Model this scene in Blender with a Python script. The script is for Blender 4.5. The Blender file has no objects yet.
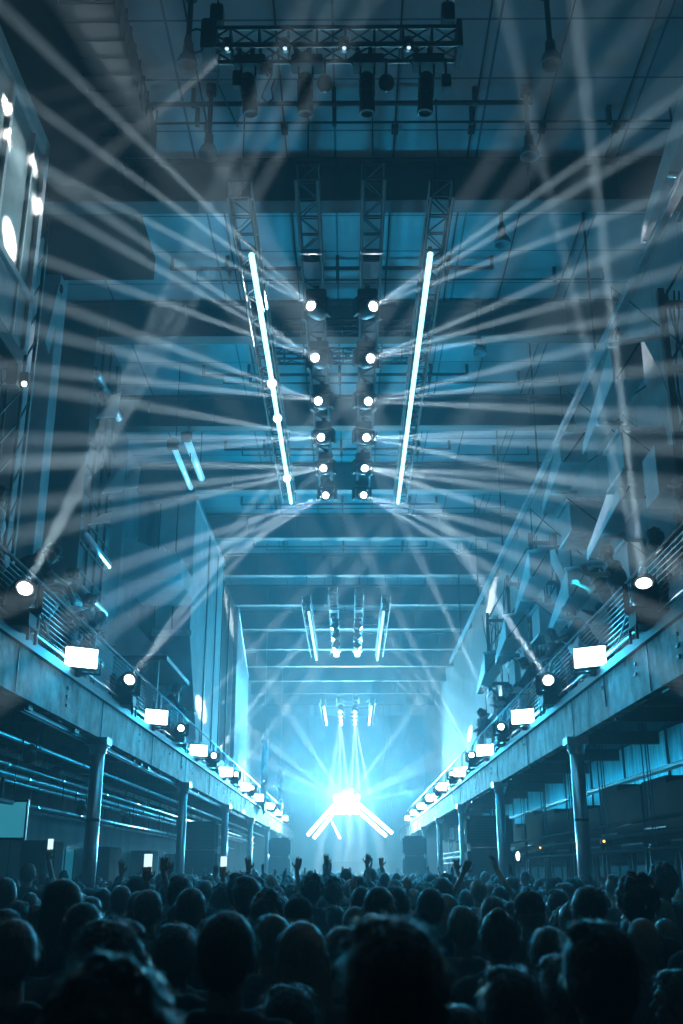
import bpy, bmesh, math, random
from mathutils import Vector, Matrix, Euler
R = math.radians
sc = bpy.context.scene
COL = sc.collection
random.seed(11)

# ------------------------------------------------------------------ camera
F, TH = 1040., R(19.)
CX, CZ = .2, 1.9
YAW = math.atan((350-341.5)/F*math.cos(TH))
cam = bpy.data.cameras.new('camera'); co = bpy.data.objects.new('camera', cam); COL.objects.link(co); sc.camera = co
co.location = (CX, 0, CZ); co.rotation_euler = (math.pi/2+TH, 0, YAW)
cam.sensor_fit = 'VERTICAL'; cam.sensor_height = 24; cam.lens = 24*F/1024
cam.dof.use_dof = True; cam.dof.focus_distance = 16; cam.dof.aperture_fstop = 2.0
cam.clip_start = .05; cam.clip_end = 200

def ray(px, py):
    u = (px-341.5)/F; v = (512-py)/F
    Y = math.cos(TH)-v*math.sin(TH); z = math.sin(TH)+v*math.cos(TH)
    return Vector((u*math.cos(YAW)-Y*math.sin(YAW), u*math.sin(YAW)+Y*math.cos(YAW), z))
def at(px, py, d): return Vector((CX, 0, CZ))+ray(px, py)*d
def proj(p):
    x, y, z = p[0]-CX, p[1], p[2]-CZ
    X = x*math.cos(YAW)+y*math.sin(YAW); Y = -x*math.sin(YAW)+y*math.cos(YAW)
    d = Y*math.cos(TH)+z*math.sin(TH); v = -Y*math.sin(TH)+z*math.cos(TH)
    return 341.5+F*X/d, 512-F*v/d, d

# ------------------------------------------------------------------ materials
def mat(name, col, rough=.6, metal=0., var=0., scale=6., bump=0., bscale=40., stretch=None, emit=None, es=0., alpha=1, streak=0.):
    m = bpy.data.materials.new(name); m.use_nodes = True; nt = m.node_tree; n = nt.nodes; p = n['Principled BSDF']
    p.inputs['Base Color'].default_value = (*col, 1); p.inputs['Roughness'].default_value = rough; p.inputs['Metallic'].default_value = metal
    tc = n.new('ShaderNodeTexCoord'); mp = n.new('ShaderNodeMapping'); nt.links.new(tc.outputs['Object'], mp.inputs[0])
    if stretch: mp.inputs['Scale'].default_value = stretch
    if var:
        t = n.new('ShaderNodeTexNoise'); t.inputs['Scale'].default_value = scale; t.inputs['Detail'].default_value = 6; t.inputs['Roughness'].default_value = .65
        nt.links.new(mp.outputs[0], t.inputs[0])
        r = n.new('ShaderNodeValToRGB'); r.color_ramp.elements[0].position = .35; r.color_ramp.elements[1].position = .68
        r.color_ramp.elements[0].color = (*[c*(1-var) for c in col], 1); r.color_ramp.elements[1].color = (*[min(1, c*(1+var*.5)) for c in col], 1)
        nt.links.new(t.outputs[0], r.inputs[0]); nt.links.new(r.outputs[0], p.inputs['Base Color'])
    if bump:
        t2 = n.new('ShaderNodeTexNoise'); t2.inputs['Scale'].default_value = bscale; t2.inputs['Detail'].default_value = 4
        nt.links.new(mp.outputs[0], t2.inputs[0])
        bp = n.new('ShaderNodeBump'); bp.inputs['Strength'].default_value = bump; bp.inputs['Distance'].default_value = .01
        nt.links.new(t2.outputs[0], bp.inputs['Height']); nt.links.new(bp.outputs[0], p.inputs['Normal'])
    if emit:
        p.inputs['Emission Color'].default_value = (*emit, 1); p.inputs['Emission Strength'].default_value = es
        m.cycles.emission_sampling = 'NONE'
    return m
M = {}
M['concrete'] = mat('stained_concrete', (.55, .58, .6), .75, var=.8, scale=3.6, bump=.6, bscale=14, stretch=(1.5, .7, .6))
M['floor'] = mat('floor_concrete', (.12, .12, .12), .7, var=.4, scale=1.5, bump=.3)
M['black'] = mat('black_steel', (.018, .018, .02), .45, .3, var=.3, scale=9)
M['matte'] = mat('matte_black_paint', (.014, .015, .017), .95, var=.3, scale=4)
M['matte'].node_tree.nodes['Principled BSDF'].inputs['Specular IOR Level'].default_value = .08
M['truss'] = mat('black_truss', (.018, .018, .02), .5, .3)
M['darkpaint'] = mat('dark_painted_steel', (.05, .055, .06), .55, var=.4, scale=1.2, bump=.2)
M['girder'] = mat('dark_girder_paint', (.035, .035, .038), .6, var=.4, scale=2)
M['grey'] = mat('grey_machine_paint', (.34, .35, .36), .7, var=.3, scale=1.1, bump=.15)
M['white'] = mat('pale_machine_paint', (.5, .5, .5), .4, var=.22, scale=1.6, bump=.15)
M['steel'] = mat('brushed_steel', (.6, .6, .62), .28, .9, var=.3, scale=3, stretch=(1, 1, .2))
M['pipe'] = mat('galvanised_pipe', (.95, .95, .96), .3, .6, var=.2, scale=2.5)
M['rail'] = mat('rail_steel', (.5, .5, .52), .3, .85, var=.3, scale=5)
M['wire'] = mat('dull_wire', (.18, .18, .19), .5, .5)
M['cable'] = mat('cable_rubber', (.012, .012, .013), .6, var=.2)
M['wood'] = mat('speaker_black', (.012, .012, .013), .7, var=.3, bump=.3)
M['glass'] = mat('smoked_glass', (.3, .34, .34), .12, 0, var=.2, scale=.8)
M['acrylic'] = mat('dusty_glass_bell', (.2, .22, .24), .2, 0, var=.2)
M['wallpaint'] = mat('wall_paint', (.2, .21, .22), .75, var=.45, scale=1.3, bump=.2, stretch=(1, 1, .4))
M['panel'] = mat('pale_corrugated_panel', (.62, .64, .65), .6, var=.5, scale=3, stretch=(1, 2.5, .4), bump=.3)
M['sheet'] = mat('thin_plastic_sheet', (.3, .32, .34), .15, var=.2, scale=2)
M['skin'] = mat('skin', (.28, .17, .12), .5, var=.12, scale=8, bump=.1, bscale=120)
M['hair_dark'] = mat('dark_hair', (.008, .007, .007), .42, var=.4, scale=30, stretch=(1, 1, .2))
M['hair_brown'] = mat('brown_hair', (.05, .03, .018), .42, var=.4, scale=30, stretch=(1, 1, .2))
M['hair_fair'] = mat('fair_hair', (.22, .16, .09), .42, var=.35, scale=30, stretch=(1, 1, .2))
M['cap'] = mat('cap_cloth', (.02, .02, .025), .8, var=.3, scale=20)
M['jeans'] = mat('denim', (.03, .04, .07), .85, var=.3, scale=20)
M['shirt_black'] = mat('black_jersey', (.015, .015, .017), .85, var=.3, scale=12, bump=.2)
M['shirt_navy'] = mat('navy_jersey', (.02, .03, .06), .85, var=.3, scale=12, bump=.2)
M['shirt_grey'] = mat('grey_jersey', (.10, .10, .11), .85, var=.3, scale=12, bump=.2)
M['shirt_white'] = mat('pale_jersey', (.8, .8, .8), .85, var=.2, scale=12, bump=.2)
M['lens'] = mat('lit_lens', (1, 1, 1), .2, emit=(.85, .97, 1), es=26)
M['lens_small'] = mat('lit_small_lens', (1, 1, 1), .2, emit=(.8, .95, 1), es=6)
M['lens_dim'] = mat('dim_small_lens', (1, 1, 1), .2, emit=(.7, .9, 1), es=1.2)
M['flood'] = mat('lit_flood_face', (1, 1, 1), .2, emit=(.62, .95, 1), es=9)
M['tube'] = mat('lit_led_tube', (1, 1, 1), .2, emit=(.38, .86, 1), es=2.6)
M['tube_dim'] = mat('dim_led_tube', (1, 1, 1), .2, emit=(.2, .62, .8), es=.75)
M['bar'] = mat('lit_stage_bar', (1, 1, 1), .2, emit=(.8, .97, 1), es=14)
M['screen'] = mat('lit_screen', (.02, .05, .06), .2, emit=(.05, .45, .62), es=.55)
M['phone'] = mat('lit_phone_screen', (.1, .1, .1), .2, emit=(.6, .9, 1), es=1.5)
M['sign'] = mat('lit_amber_dot', (.3, .2, .05), .2, emit=(1, .55, .12), es=3)

def brickmat(name, c1, c2, seam, w, h, rot=(0, 0, 0), rough=.7, msize=.012, noise=.35):
    m = bpy.data.materials.new(name); m.use_nodes = True; nt = m.node_tree; n = nt.nodes; p = n['Principled BSDF']; p.inputs['Roughness'].default_value = rough
    tc = n.new('ShaderNodeTexCoord'); mp = n.new('ShaderNodeMapping'); mp.inputs['Rotation'].default_value = rot
    b = n.new('ShaderNodeTexBrick'); b.offset = 0; b.inputs['Scale'].default_value = 1; b.inputs['Brick Width'].default_value = w; b.inputs['Row Height'].default_value = h
    b.inputs['Mortar Size'].default_value = msize; b.inputs['Color1'].default_value = (*c1, 1); b.inputs['Color2'].default_value = (*c2, 1); b.inputs['Mortar'].default_value = (*seam, 1)
    nt.links.new(tc.outputs['Object'], mp.inputs[0]); nt.links.new(mp.outputs[0], b.inputs[0])
    t = n.new('ShaderNodeTexNoise'); t.inputs['Scale'].default_value = .9; t.inputs['Detail'].default_value = 6; nt.links.new(tc.outputs['Object'], t.inputs[0])
    x = n.new('ShaderNodeMix'); x.data_type = 'RGBA'; x.blend_type = 'MULTIPLY'; x.inputs[0].default_value = noise*2
    nt.links.new(b.outputs[0], x.inputs[6]); nt.links.new(t.outputs[0], x.inputs[7]); nt.links.new(x.outputs[2], p.inputs['Base Color'])
    return m
M['ceiling'] = brickmat('ceiling_panels', (.5, .52, .53), (.4, .43, .45), (.12, .12, .13), 2.2, 1.08, msize=.018)
M['upperwall'] = brickmat('upper_wall_panels', (.3, .31, .32), (.25, .26, .27), (.08, .08, .09), 3.0, 1.6, rot=(0, R(90), 0))

# ------------------------------------------------------------------ mesh helpers
class B:
    def __init__(s): s.v = []; s.f = []
    def add(s, vs, fs):
        k = len(s.v); s.v += [tuple(v) for v in vs]; s.f += [tuple(i+k for i in f) for f in fs]; return s
    def box(s, a, b, bev=0):
        x0, y0, z0 = a; x1, y1, z1 = b
        return s.add([(x, y, z) for x in (x0, x1) for y in (y0, y1) for z in (z0, z1)], [(0, 1, 3, 2), (4, 6, 7, 5), (0, 4, 5, 1), (2, 3, 7, 6), (0, 2, 6, 4), (1, 5, 7, 3)])
    def bbox(s, c, size, m=None):       # bevel-edged box around centre, optional matrix
        bm = bmesh.new(); bmesh.ops.create_cube(bm, size=1); bmesh.ops.scale(bm, vec=size, verts=bm.verts)
        bmesh.ops.bevel(bm, geom=bm.edges[:], offset=min(size)*.12, segments=2, affect='EDGES')
        if m: bm.transform(m)
        bmesh.ops.translate(bm, vec=c, verts=bm.verts); bm.verts.index_update()
        s.add([v.co[:] for v in bm.verts], [[v.index for v in f.verts] for f in bm.faces]); bm.free(); return s
    def cyl(s, p, q, r, r2=None, n=10):
        p = Vector(p); q = Vector(q); d = (q-p)
        if d.length < 1e-6: return s
        r2 = r if r2 is None else r2
        z = d.normalized(); x = z.orthogonal().normalized(); y = z.cross(x)
        vs = []
        for c, rr in ((p, r), (q, r2)):
            for i in range(n):
                a = 2*math.pi*i/n; vs.append(c+x*math.cos(a)*rr+y*math.sin(a)*rr)
        fs = [(i, (i+1) % n, n+(i+1) % n, n+i) for i in range(n)]+[tuple(range(n))[::-1], tuple(range(n, 2*n))]
        return s.add(vs, fs)
    def tube(s, pts, r, n=8):
        for a, b in zip(pts, pts[1:]): s.cyl(a, b, r, n=n)
        for p in pts[1:-1]: s.sph(p, (r, r, r), 8, 6)
        return s
    def sph(s, c, r, nu=12, nv=8, m=None):
        if not hasattr(r, '__len__'): r = (r, r, r)
        vs = [Vector((0, 0, -r[2]))]
        for j in range(1, nv):
            t = math.pi*j/nv-math.pi/2
            for i in range(nu):
                a = 2*math.pi*i/nu; vs.append(Vector((r[0]*math.cos(t)*math.cos(a), r[1]*math.cos(t)*math.sin(a), r[2]*math.sin(t))))
        vs.append(Vector((0, 0, r[2])))
        if m: vs = [m @ v for v in vs]
        c = Vector(c); vs = [v+c for v in vs]
        fs = [(0, 1+(i+1) % nu, 1+i) for i in range(nu)]
        for j in range(nv-2):
            for i in range(nu):
                a = 1+j*nu+i; b = 1+j*nu+(i+1) % nu; fs.append((a, b, b+nu, a+nu))
        L = len(vs)-1
        fs += [(L, L-nu+i, L-nu+(i+1) % nu) for i in range(nu)]
        return s.add(vs, fs)
    def cap(s, a, b, r, r2=None, n=12):
        r2 = r if r2 is None else r2
        s.cyl(a, b, r, r2, n); s.sph(a, r, n, 8); s.sph(b, r2, n, 8); return s
    def lathe(s, c, prof, n=20):         # prof: (r, z)
        vs = [(c[0]+r*math.cos(2*math.pi*i/n), c[1]+r*math.sin(2*math.pi*i/n), c[2]+z) for r, z in prof for i in range(n)]
        fs = [(j*n+i, j*n+(i+1) % n, (j+1)*n+(i+1) % n, (j+1)*n+i) for j in range(len(prof)-1) for i in range(n)]
        fs += [tuple(range(n))[::-1], tuple(range((len(prof)-1)*n, len(prof)*n))]
        return s.add(vs, fs)
    def mesh(s, name, material, smooth=False):
        me = bpy.data.meshes.new(name); me.from_pydata(s.v, [], s.f); me.materials.append(material)
        if smooth:
            for p in me.polygons: p.use_smooth = True
        me.update(); return me
    def obj(s, name, material, parent=None, smooth=False, loc=None):
        return mobj(name, s.mesh(name, M[material] if isinstance(material, str) else material, smooth), parent, loc)
def each(b, name, material, parent, smooth=False, cap=100):
    # every separate piece of b becomes a part of its own; pieces past cap become one stuff part
    par = list(range(len(b.v)))
    def fd(i):
        while par[i] != i: par[i] = par[par[i]]; i = par[i]
        return i
    for f in b.f:
        a = fd(f[0])
        for i in f[1:]: par[fd(i)] = a
    gr = {}
    for f in b.f: gr.setdefault(fd(f[0]), []).append(f)
    rest = B()
    for k, fs in enumerate(gr.values()):
        ids = sorted({i for f in fs for i in f}); mp = {i: j for j, i in enumerate(ids)}
        c = B() if k < cap else rest
        c.add([b.v[i] for i in ids], [[mp[i] for i in f] for f in fs])
        if k < cap: c.obj(name, material, parent, smooth)
    if rest.v: rest.obj(name, material, parent, smooth)['kind'] = 'stuff'
def mobj(name, me, parent=None, loc=None):
    o = bpy.data.objects.new(name, me); COL.objects.link(o)
    if parent: o.parent = parent
    if loc is not None: o.location = loc
    return o
def tag(o, label, cat, group=None, kind=None):
    o['label'] = label; o['category'] = cat
    if group: o['group'] = group
    if kind: o['kind'] = kind
    return o
def thing(name, label, cat, loc=(0, 0, 0), group=None, rot=None):
    o = bpy.data.objects.new(name, None); COL.objects.link(o); o.location = loc; o.empty_display_size = .1
    if rot: o.rotation_euler = rot
    return tag(o, label, cat, group)
def struct(name, b, m):
    o = b.obj(name, m); o['kind'] = 'structure'; return o
def aim(d): return Vector(d).to_track_quat('-Z', 'Y').to_euler()
def spot(p, t, power, size, col=(1, .97, .95), blend=.5, rad=.03, parent=None):
    l = bpy.data.lights.new('beam', 'SPOT'); l.energy = power; l.spot_size = R(size); l.spot_blend = blend; l.color = col; l.shadow_soft_size = rad
    o = bpy.data.objects.new('beam', l); COL.objects.link(o); o.location = p; o.rotation_euler = aim(Vector(t)-Vector(p))
    return o
def beam(p, t, watts, spread, dia=.1, col=(.9, .97, 1)):
    l = bpy.data.lights.new('beam', 'AREA'); l.shape = 'DISK'; l.size = dia; l.energy = watts; l.spread = R(spread); l.color = col
    o = bpy.data.objects.new('beam', l); COL.objects.link(o); o.location = p; o.rotation_euler = aim(Vector(t)-Vector(p)); return o
def area(p, d, sx, sy, power, col, spread=180):
    l = bpy.data.lights.new('wash', 'AREA'); l.shape = 'RECTANGLE'; l.size = sx; l.size_y = sy; l.energy = power; l.color = col; l.spread = R(spread)
    o = bpy.data.objects.new('wash', l); COL.objects.link(o); o.location = p; o.rotation_euler = aim(d); return o
ORD = ['nearest', 'second', 'third', 'fourth', 'fifth', 'sixth', 'seventh', 'eighth', 'ninth', 'tenth', 'eleventh', 'twelfth']
BLUE = (.0, .36, .68)
CYAN = (.012, .47, .85)

# ------------------------------------------------------------------ haze: the air of the hall
w = bpy.data.worlds.new('world'); sc.world = w; w.use_nodes = True; nt = w.node_tree
nt.nodes['Background'].inputs[0].default_value = (0, .0, .0, 1)
vs = nt.nodes.new('ShaderNodeVolumeScatter'); vs.inputs['Color'].default_value = (.74, .91, 1, 1); vs.inputs['Density'].default_value = .0085; vs.inputs['Anisotropy'].default_value = .22
nt.links.new(vs.outputs[0], nt.nodes['World Output'].inputs['Volume'])

# ------------------------------------------------------------------ the hall
YE = 76
struct('floor', B().box((-7.5, -3, -.2), (7.5, YE, 0)), 'floor')
struct('ceiling', B().box((-7.5, -3, 12.45), (7.5, YE, 12.7)), 'ceiling')
struct('wall_left_lower' if 0 else 'wall_left', B().box((-7.4, -3, 0), (-7.0, YE, 4.2)).box((-5.9, -3, 4.2), (-5.6, YE, 12.45)), 'wallpaint')
struct('wall_right', B().box((7.0, -3, 0), (7.4, YE, 4.2)).box((5.5, -3, 4.2), (5.8, YE, 12.45)), 'upperwall')
struct('wall_back', B().box((-7.4, YE, 0), (7.4, YE+.3, 12.45)), 'darkpaint')

# upper left wall pilasters
for k, y in enumerate((14.9, 16.2)):
    struct('trim_%d' % (k+1), B().box((-5.6, y, 4.52), (-4.95, y+.45, 12.3)), 'grey')

for k in range(13):
    y = 13.7+4.28*k
    t = thing('roof_girder', '%s dark cross girder under the roof panels, counted from the camera' % ORD[k].capitalize() if k < 12 else 'farthest dark cross girder above the stage', 'girder', (0, y, 11.65), 'roof girders')
    B().box((-5.55, -.03, .0), (5.45, .03, .74)).obj('web', 'girder', t)
    B().box((-5.55, -.16, -.03), (5.45, .16, .03)).obj('bottom_flange', 'girder', t)
    B().box((-5.55, -.16, .7), (5.45, .16, .76)).obj('top_flange', 'girder', t)
    st = B()
    for x in (-4.5, -3, -1.5, 0, 1.5, 3, 4.4): st.box((x, -.13, .03), (x+.03, .13, .7))
    each(st, 'stiffener', 'girder', t)
    # pair of cross conduits before each girder
    if k < 6:
        for j, (dy, r) in enumerate(((-1.62, .035), (-1.22, .018))):
            x0, x1 = (-3.0, 2.8) if j == 0 else (-2.6, 4.9)
            b = B().tube([(x0, y+dy, 12.43), (x0, y+dy, 12.2), (x1, y+dy, 12.2), (x1, y+dy, 12.43)], r)
            o = b.obj('ceiling_conduit', 'black'); tag(o, '%s conduit crossing the ceiling before the %s girder' % (('thick', 'thin')[j], ORD[k]), 'pipe', 'conduits across the ceiling')
            c = B()
            for x in range(-2, 5, 2):
                if x < x1: c.box((x-.03, y+dy-.04, 12.16), (x+.03, y+dy+.04, 12.45))
            each(c, 'pipe_clip', 'black', o)
o = B().tube([(-4.6, 9.9, 12.1), (5.2, 9.9, 12.1)], .06).obj('ceiling_pipe', 'black'); tag(o, 'thick dark pipe across the top of the picture behind the rig', 'pipe')
# lengthwise thin conduits on ceiling
for k, x in enumerate((-1.9, -.75, .9, 2.05, 3.1, 4.2)):
    b = B().tube([(x, 9, 12.4), (x, 52, 12.4)], .014); b.box((x-.05, 12.8, 12.36), (x+.05, 12.95, 12.44))
    tag(b.obj('ceiling_wire_conduit', 'black'), '%s thin wire conduit running lengthwise under the roof, counted from the left' % ORD[k].replace('nearest', 'first'), 'conduit', 'lengthwise wire conduits')
# overhead dark service duct on the left, ribbed
t = thing('ventilation_duct', 'dark ribbed ventilation duct along the upper left of the ceiling', 'duct', (-3.2, 6, 11.75))
B().box((-.1, 0, .1), (.55, 6.8, .6)).obj('duct_body', 'matte', t)
rb = B()
for k in range(22): rb.box((-.12, k*.3, .08), (.57, k*.3+.04, .62))
each(rb, 'rib', 'matte', t)
B().box((-2.2, 0, .25), (-.12, 10.4, .7)).obj('duct_side_casing', 'matte', t)
# crane runway on the right
t = thing('crane_runway', 'slim steel runway rail running lengthwise high above the right balcony', 'rail', (3.9, 8, 9.1))
B().box((-.015, 0, 0), (.015, 30, .08)).box((-.04, 0, .08), (.04, 30, .095)).box((-.04, 0, -.015), (.04, 30, 0)).obj('runway_beam', 'rail', t)
hg = B()
for k in range(6): hg.cyl((0, 1+5*k, .2), (0, 1+5*k, 3.3), .02)
each(hg, 'hanger_rod', 'black', t)

# ------------------------------------------------------------------ balconies
for s, side in ((-1, 'left'), (1, 'right')):
    X = lambda v: s*v
    t = thing('balcony', 'long %s balcony with stained pale concrete front beam' % side, 'balcony', (0, 0, 0))
    def sb(b, x0, y0, z0, x1, y1, z1): b.box((min(s*x0, s*x1), y0, z0), (max(s*x0, s*x1), y1, z1)); return b
    xo = 7.0
    sb(B(), 3.85, -3, 4.2, xo, YE, 4.42).obj('deck', 'darkpaint', t)
    f = sb(B(), 3.7, -3, 3.85, 3.85, YE, 4.45).obj('front_beam', 'concrete', t)
    sb(sb(B(), 3.66, -3, 4.45, 3.95, YE, 4.55), 3.64, -3, 4.42, 3.7, YE, 4.46).obj('kerb', 'darkpaint', t)
    ff = B(); rr = random.Random(5+s)
    for k in range(40):
        y = 4+k*1.72
        if rr.random() < .5:
            for q in range(rr.choice((1, 2, 3))):
                z = 4.3-q*.12; sb(ff, 3.68, y+.05*rr.random(), z-.04, 3.7, y+.06+.09*rr.random(), z)
            if rr.random() < .4: sb(ff, 3.685, y-.04, 4.0+.1*rr.random(), 3.7, y-.02, 4.42)
    each(ff, 'cable_clip', 'black', t)
    jb = B()
    for k in range(18):
        y = 16.5+8.8*(k-1)*.5
        sb(jb, 3.69, y, 3.86, 3.7, y+.015, 4.45)
    each(jb, 'beam_joint', 'black', t)
    ub = B()
    for k in range(26): sb(ub, 3.9, 4+k*2.9, 3.98, xo, 4.12+k*2.9, 4.2)
    each(ub, 'joist', 'black', t)
    # ragged bits hanging below the beam
    hb = B()
    for k in range(46):
        y = 9+k*rr.uniform(1.2, 1.35); h = rr.uniform(.02, .08)
        sb(hb, 3.78, y, 3.86-h, 3.83, y+rr.uniform(.04, .3), 3.86)
    each(hb, 'hanging_bracket', 'black', t)
    # columns
    for k in range(7):
        y = 16.5+8.75*k
        c = thing('steel_column', '%s steel column under the %s balcony, counted from the camera' % (ORD[k].capitalize(), side), 'column', (s*3.72, y, 0), 'columns under the %s balcony' % side)
        B().cyl((0, 0, .03), (0, 0, 3.74), .105, n=20).obj('shaft', 'steel', c, True)
        B().box((-.17, -.17, 3.74), (.17, .17, 3.85)).cyl((0, 0, 3.6), (0, 0, 3.74), .12, .15, 16).obj('capital', 'steel', c)
        B().box((-.2, -.2, 0), (.2, .2, .03)).obj('base_plate', 'darkpaint', c)
        if k == 0: B().cyl((0, 0, 1.5), (0, 0, 1.62), .112, n=20).cyl((0, 0, 2.6), (0, 0, 2.64), .112, n=20).obj('clamp_band', 'black', c)
    # railing
    rl = thing('balcony_railing', 'steel railing with wire infill along the %s balcony' % side, 'railing', (s*3.78, 6, 4.55))
    B().tube([(0, 0, .85), (0, 64, .85)], .024).obj('handrail', 'rail', rl, True)
    wr = B()
    for q in range(11): wr.cyl((0, 0, .08+q*.07), (0, 64, .08+q*.07), .0045, n=5)
    each(wr, 'wire', 'wire', rl)
    for k in range(22):
        B().box((-.02, 1+k*3-.012, 0), (.02, 1+k*3+.012, .84)).obj('post', 'rail', rl)
    br = B()
    for k in range(11): br.cyl((-s*.02, 6.6+6*k-.35, .84), (-s*.06, 6.6+6*k+.95, .12), .012, n=6)
    each(br, 'brace', 'rail', rl)
    # a longitudinal kick rail
    B().tube([(-s*.06, 0, .13), (-s*.06, 64, .13)], .018).obj('lower_rail', 'rail', rl)

# ------------------------------------------------------------------ fixtures
def make_mh():
    d = {}
    d['base'] = B().bbox((0, 0, .07), (.32, .3, .14)).bbox((0, -.15, .08), (.2, .02, .08)).mesh('base', M['black'])
    d['yoke'] = B().bbox((0, 0, .17), (.42, .16, .06)).bbox((-.2, 0, .3), (.05, .14, .3)).bbox((.2, 0, .3), (.05, .14, .3)).mesh('yoke', M['black'])
    h = B().lathe((0, 0, 0), [(.06, .2), (.12, .18), (.145, .08), (.15, -.06), (.135, -.16), (.12, -.2), (.105, -.2), (.1, -.17)], 20)
    for a in range(8): h.box((-.152, -.01+.0, .02+a*.015), (.152, .01, .025+a*.015))
    d['head'] = h.mesh('head', M['black'], True)
    d['ring'] = B().lathe((0, 0, -.2), [(.118, .01), (.126, 0), (.126, -.02), (.1, -.02), (.098, 0)], 20).mesh('ring', M['truss'], True)
    d['lens'] = B().lathe((0, 0, -.185), [(.098, 0), (.09, -.018), (.06, -.03), (.02, -.036)], 20).mesh('lens', M['lens'], True)
    d['clamp'] = B().bbox((0, 0, -.04), (.08, .05, .1)).cyl((-.04, 0, -.1), (.04, 0, -.1), .035).mesh('clamp', M['truss'])
    return d
MH = make_mh()
def moving_head(p, dirs, label, group, hang, power, size=2., scale=1., lens_scale=1., col=(.8, .94, 1), lit=True, near=0):
    """p = pivot point of the head; dirs = list of beam targets"""
    p = Vector(p)
    mean = sum(((Vector(t)-p).normalized() for t in dirs), Vector()).normalized()
    base = p+Vector((0, 0, .3*scale if hang else -.3*scale))
    t = thing('moving_head_light', label, 'stage light', base, group)
    t.scale = (scale,)*3
    az = math.atan2(mean.y, mean.x)-math.pi/2
    fl = math.pi if hang else 0
    b = mobj('base', MH['base'], t); b.rotation_euler = (fl, 0, 0)
    if hang: c = mobj('clamp', MH['clamp'], t); c.rotation_euler = (math.pi, 0, 0)
    y = mobj('yoke', MH['yoke'], t); y.rotation_euler = (fl, 0, az)
    h = mobj('head', MH['head'], t, (0, 0, -.3 if hang else .3)); h.rotation_euler = aim(mean)
    r = mobj('ring', MH['ring'], h)
    if lit:
        l = mobj('lens', MH['lens'], h); l.scale = (lens_scale, lens_scale, 1)
    for tt in dirs:
        d = (Vector(tt)-p).normalized()
        spot(p+mean*.24*scale, Vector(tt), power, size, col, .3, .018*scale)
        if near: beam(p+mean*.24*scale, Vector(tt), near, 1.1, .085*scale, col)
    return t

def truss(t, p0, p1, wd, ht, bay=.45, part='truss_section'):
    """box truss from p0 to p1 in thing space, four chords and lattice"""
    p0 = Vector(p0); p1 = Vector(p1); d = (p1-p0); L = d.length; z = d.normalized(); up = Vector((0, 0, 1)); sd = z.cross(up).normalized()
    cs = [sd*a*wd/2+up*b*ht/2 for a, b in ((-1, -1), (1, -1), (1, 1), (-1, 1))]
    for c in cs: B().cyl(p0+c, p1+c, .024, n=8).obj('chord', 'truss', t)
    b = B(); n = max(1, int(L/bay))
    for i in range(n):
        a = p0+z*(L*i/n); e = p0+z*(L*(i+1)/n)
        for j in range(4):
            c, c2 = cs[j], cs[(j+1) % 4]
            if i % 2: c, c2 = c2, c
            b.cyl(a+c, e+c2, .012, n=5); b.cyl(a+cs[j], a+cs[(j+1) % 4], .012, n=5)
    b.obj('lattice', 'truss', t)

# front rig
t = thing('lighting_truss', 'short dark box truss hanging across the top of the picture', 'truss', (0, 9.05, 10.4))
truss(t, (-1.38, 0, 0), (1.42, 0, 0), .24, .24, .28)
B().bbox((-1.3, 0, .0), (.16, .4, .4)).obj('end_plate', 'truss', t); B().bbox((1.4, 0, .0), (.06, .36, .36)).obj('end_plate', 'truss', t)
for k, x in enumerate((-1.24, 1.3)):
    h = thing('chain_hoist', 'chain hoist holding the %s end of the front truss' % ('left', 'right')[k], 'hoist', (x, 9.05, 10.65))
    B().bbox((0, 0, .14), (.14, .18, .24)).obj('motor_body', 'black', h)
    ch = B()
    for q in range(34): ch.cyl((0, 0, .26+q*.042), (.008*(q % 2), .008*((q+1) % 2), .30+q*.042), .011, n=6)
    ch.obj('chain', 'truss', h); B().tube([(0, 0, 1.7), (0, 0, 1.8)], .02).obj('hook', 'truss', h)
for k, (px, tilt) in enumerate(((250, -.1), (310, 0), (368, 0), (424, .05))):
    x = (px-341.5)/F*11.9+.12
    f = thing('follow_spot', '%s of four black cylinder spotlights hanging under the front truss, from the left' % ORD[k].replace('nearest', 'first').capitalize(), 'spotlight', (x+(.07 if k == 0 else 0), 9.05, 10.3), 'hanging cylinder spotlights')
    B().bbox((0, 0, -.16), (.34, .2, .12)).bbox((0.02, 0, -.04), (.05, .05, .16)).bbox((-.12, 0, -.04), (.05, .05, .16)).obj('mounting_box', 'black', f)
    b = B().lathe((0, 0, 0), [(.055, 0), (.078, -.03), (.08, -.3), (.085, -.32), (.085, -.46), (.07, -.47), (.066, -.44)], 18)
    for q in range(6): b.lathe((0, 0, -.08-q*.035), [(.08, 0), (.088, -.004), (.088, -.012), (.08, -.016)], 18)
    o = b.obj('barrel', 'black', f, True, (-.02 if k else -.03, 0, -.3)); o.rotation_euler = (R(8), tilt, 0)
    B().bbox((-.09, 0, -.26), (.02, .05, .16)).bbox((.06, 0, -.26), (.02, .05, .16)).obj('fork', 'black', f)
    b = B().cyl((.19, 0, -.1), (.19, 0, -.32), .014)
    b.obj('drop_arm', 'black', f)
    if k in (1, 2): B().sph((.19, 0, -.42), (.085, .07, .11), 16, 12).obj('round_lamp_head', 'black', f, True)
    elif k == 3: B().bbox((.19, 0, -.42), (.1, .1, .17)).obj('square_lamp_head', 'black', f)
    else: B().bbox((-.13, 0, -.38), (.1, .12, .2)).obj('square_lamp_head', 'black', f); B().sph((.17, .02, -.2), (.08, .07, .08)).obj('round_lamp_head', 'black', f)
    cb = B(); x0 = -.2
    cb.tube([(x0+.05*math.sin(q*.5), 0, -.1-.08*math.sin(q*.6)-q*.012) for q in range(9)], .008, 6); cb.obj('cable', 'cable', f)
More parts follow.
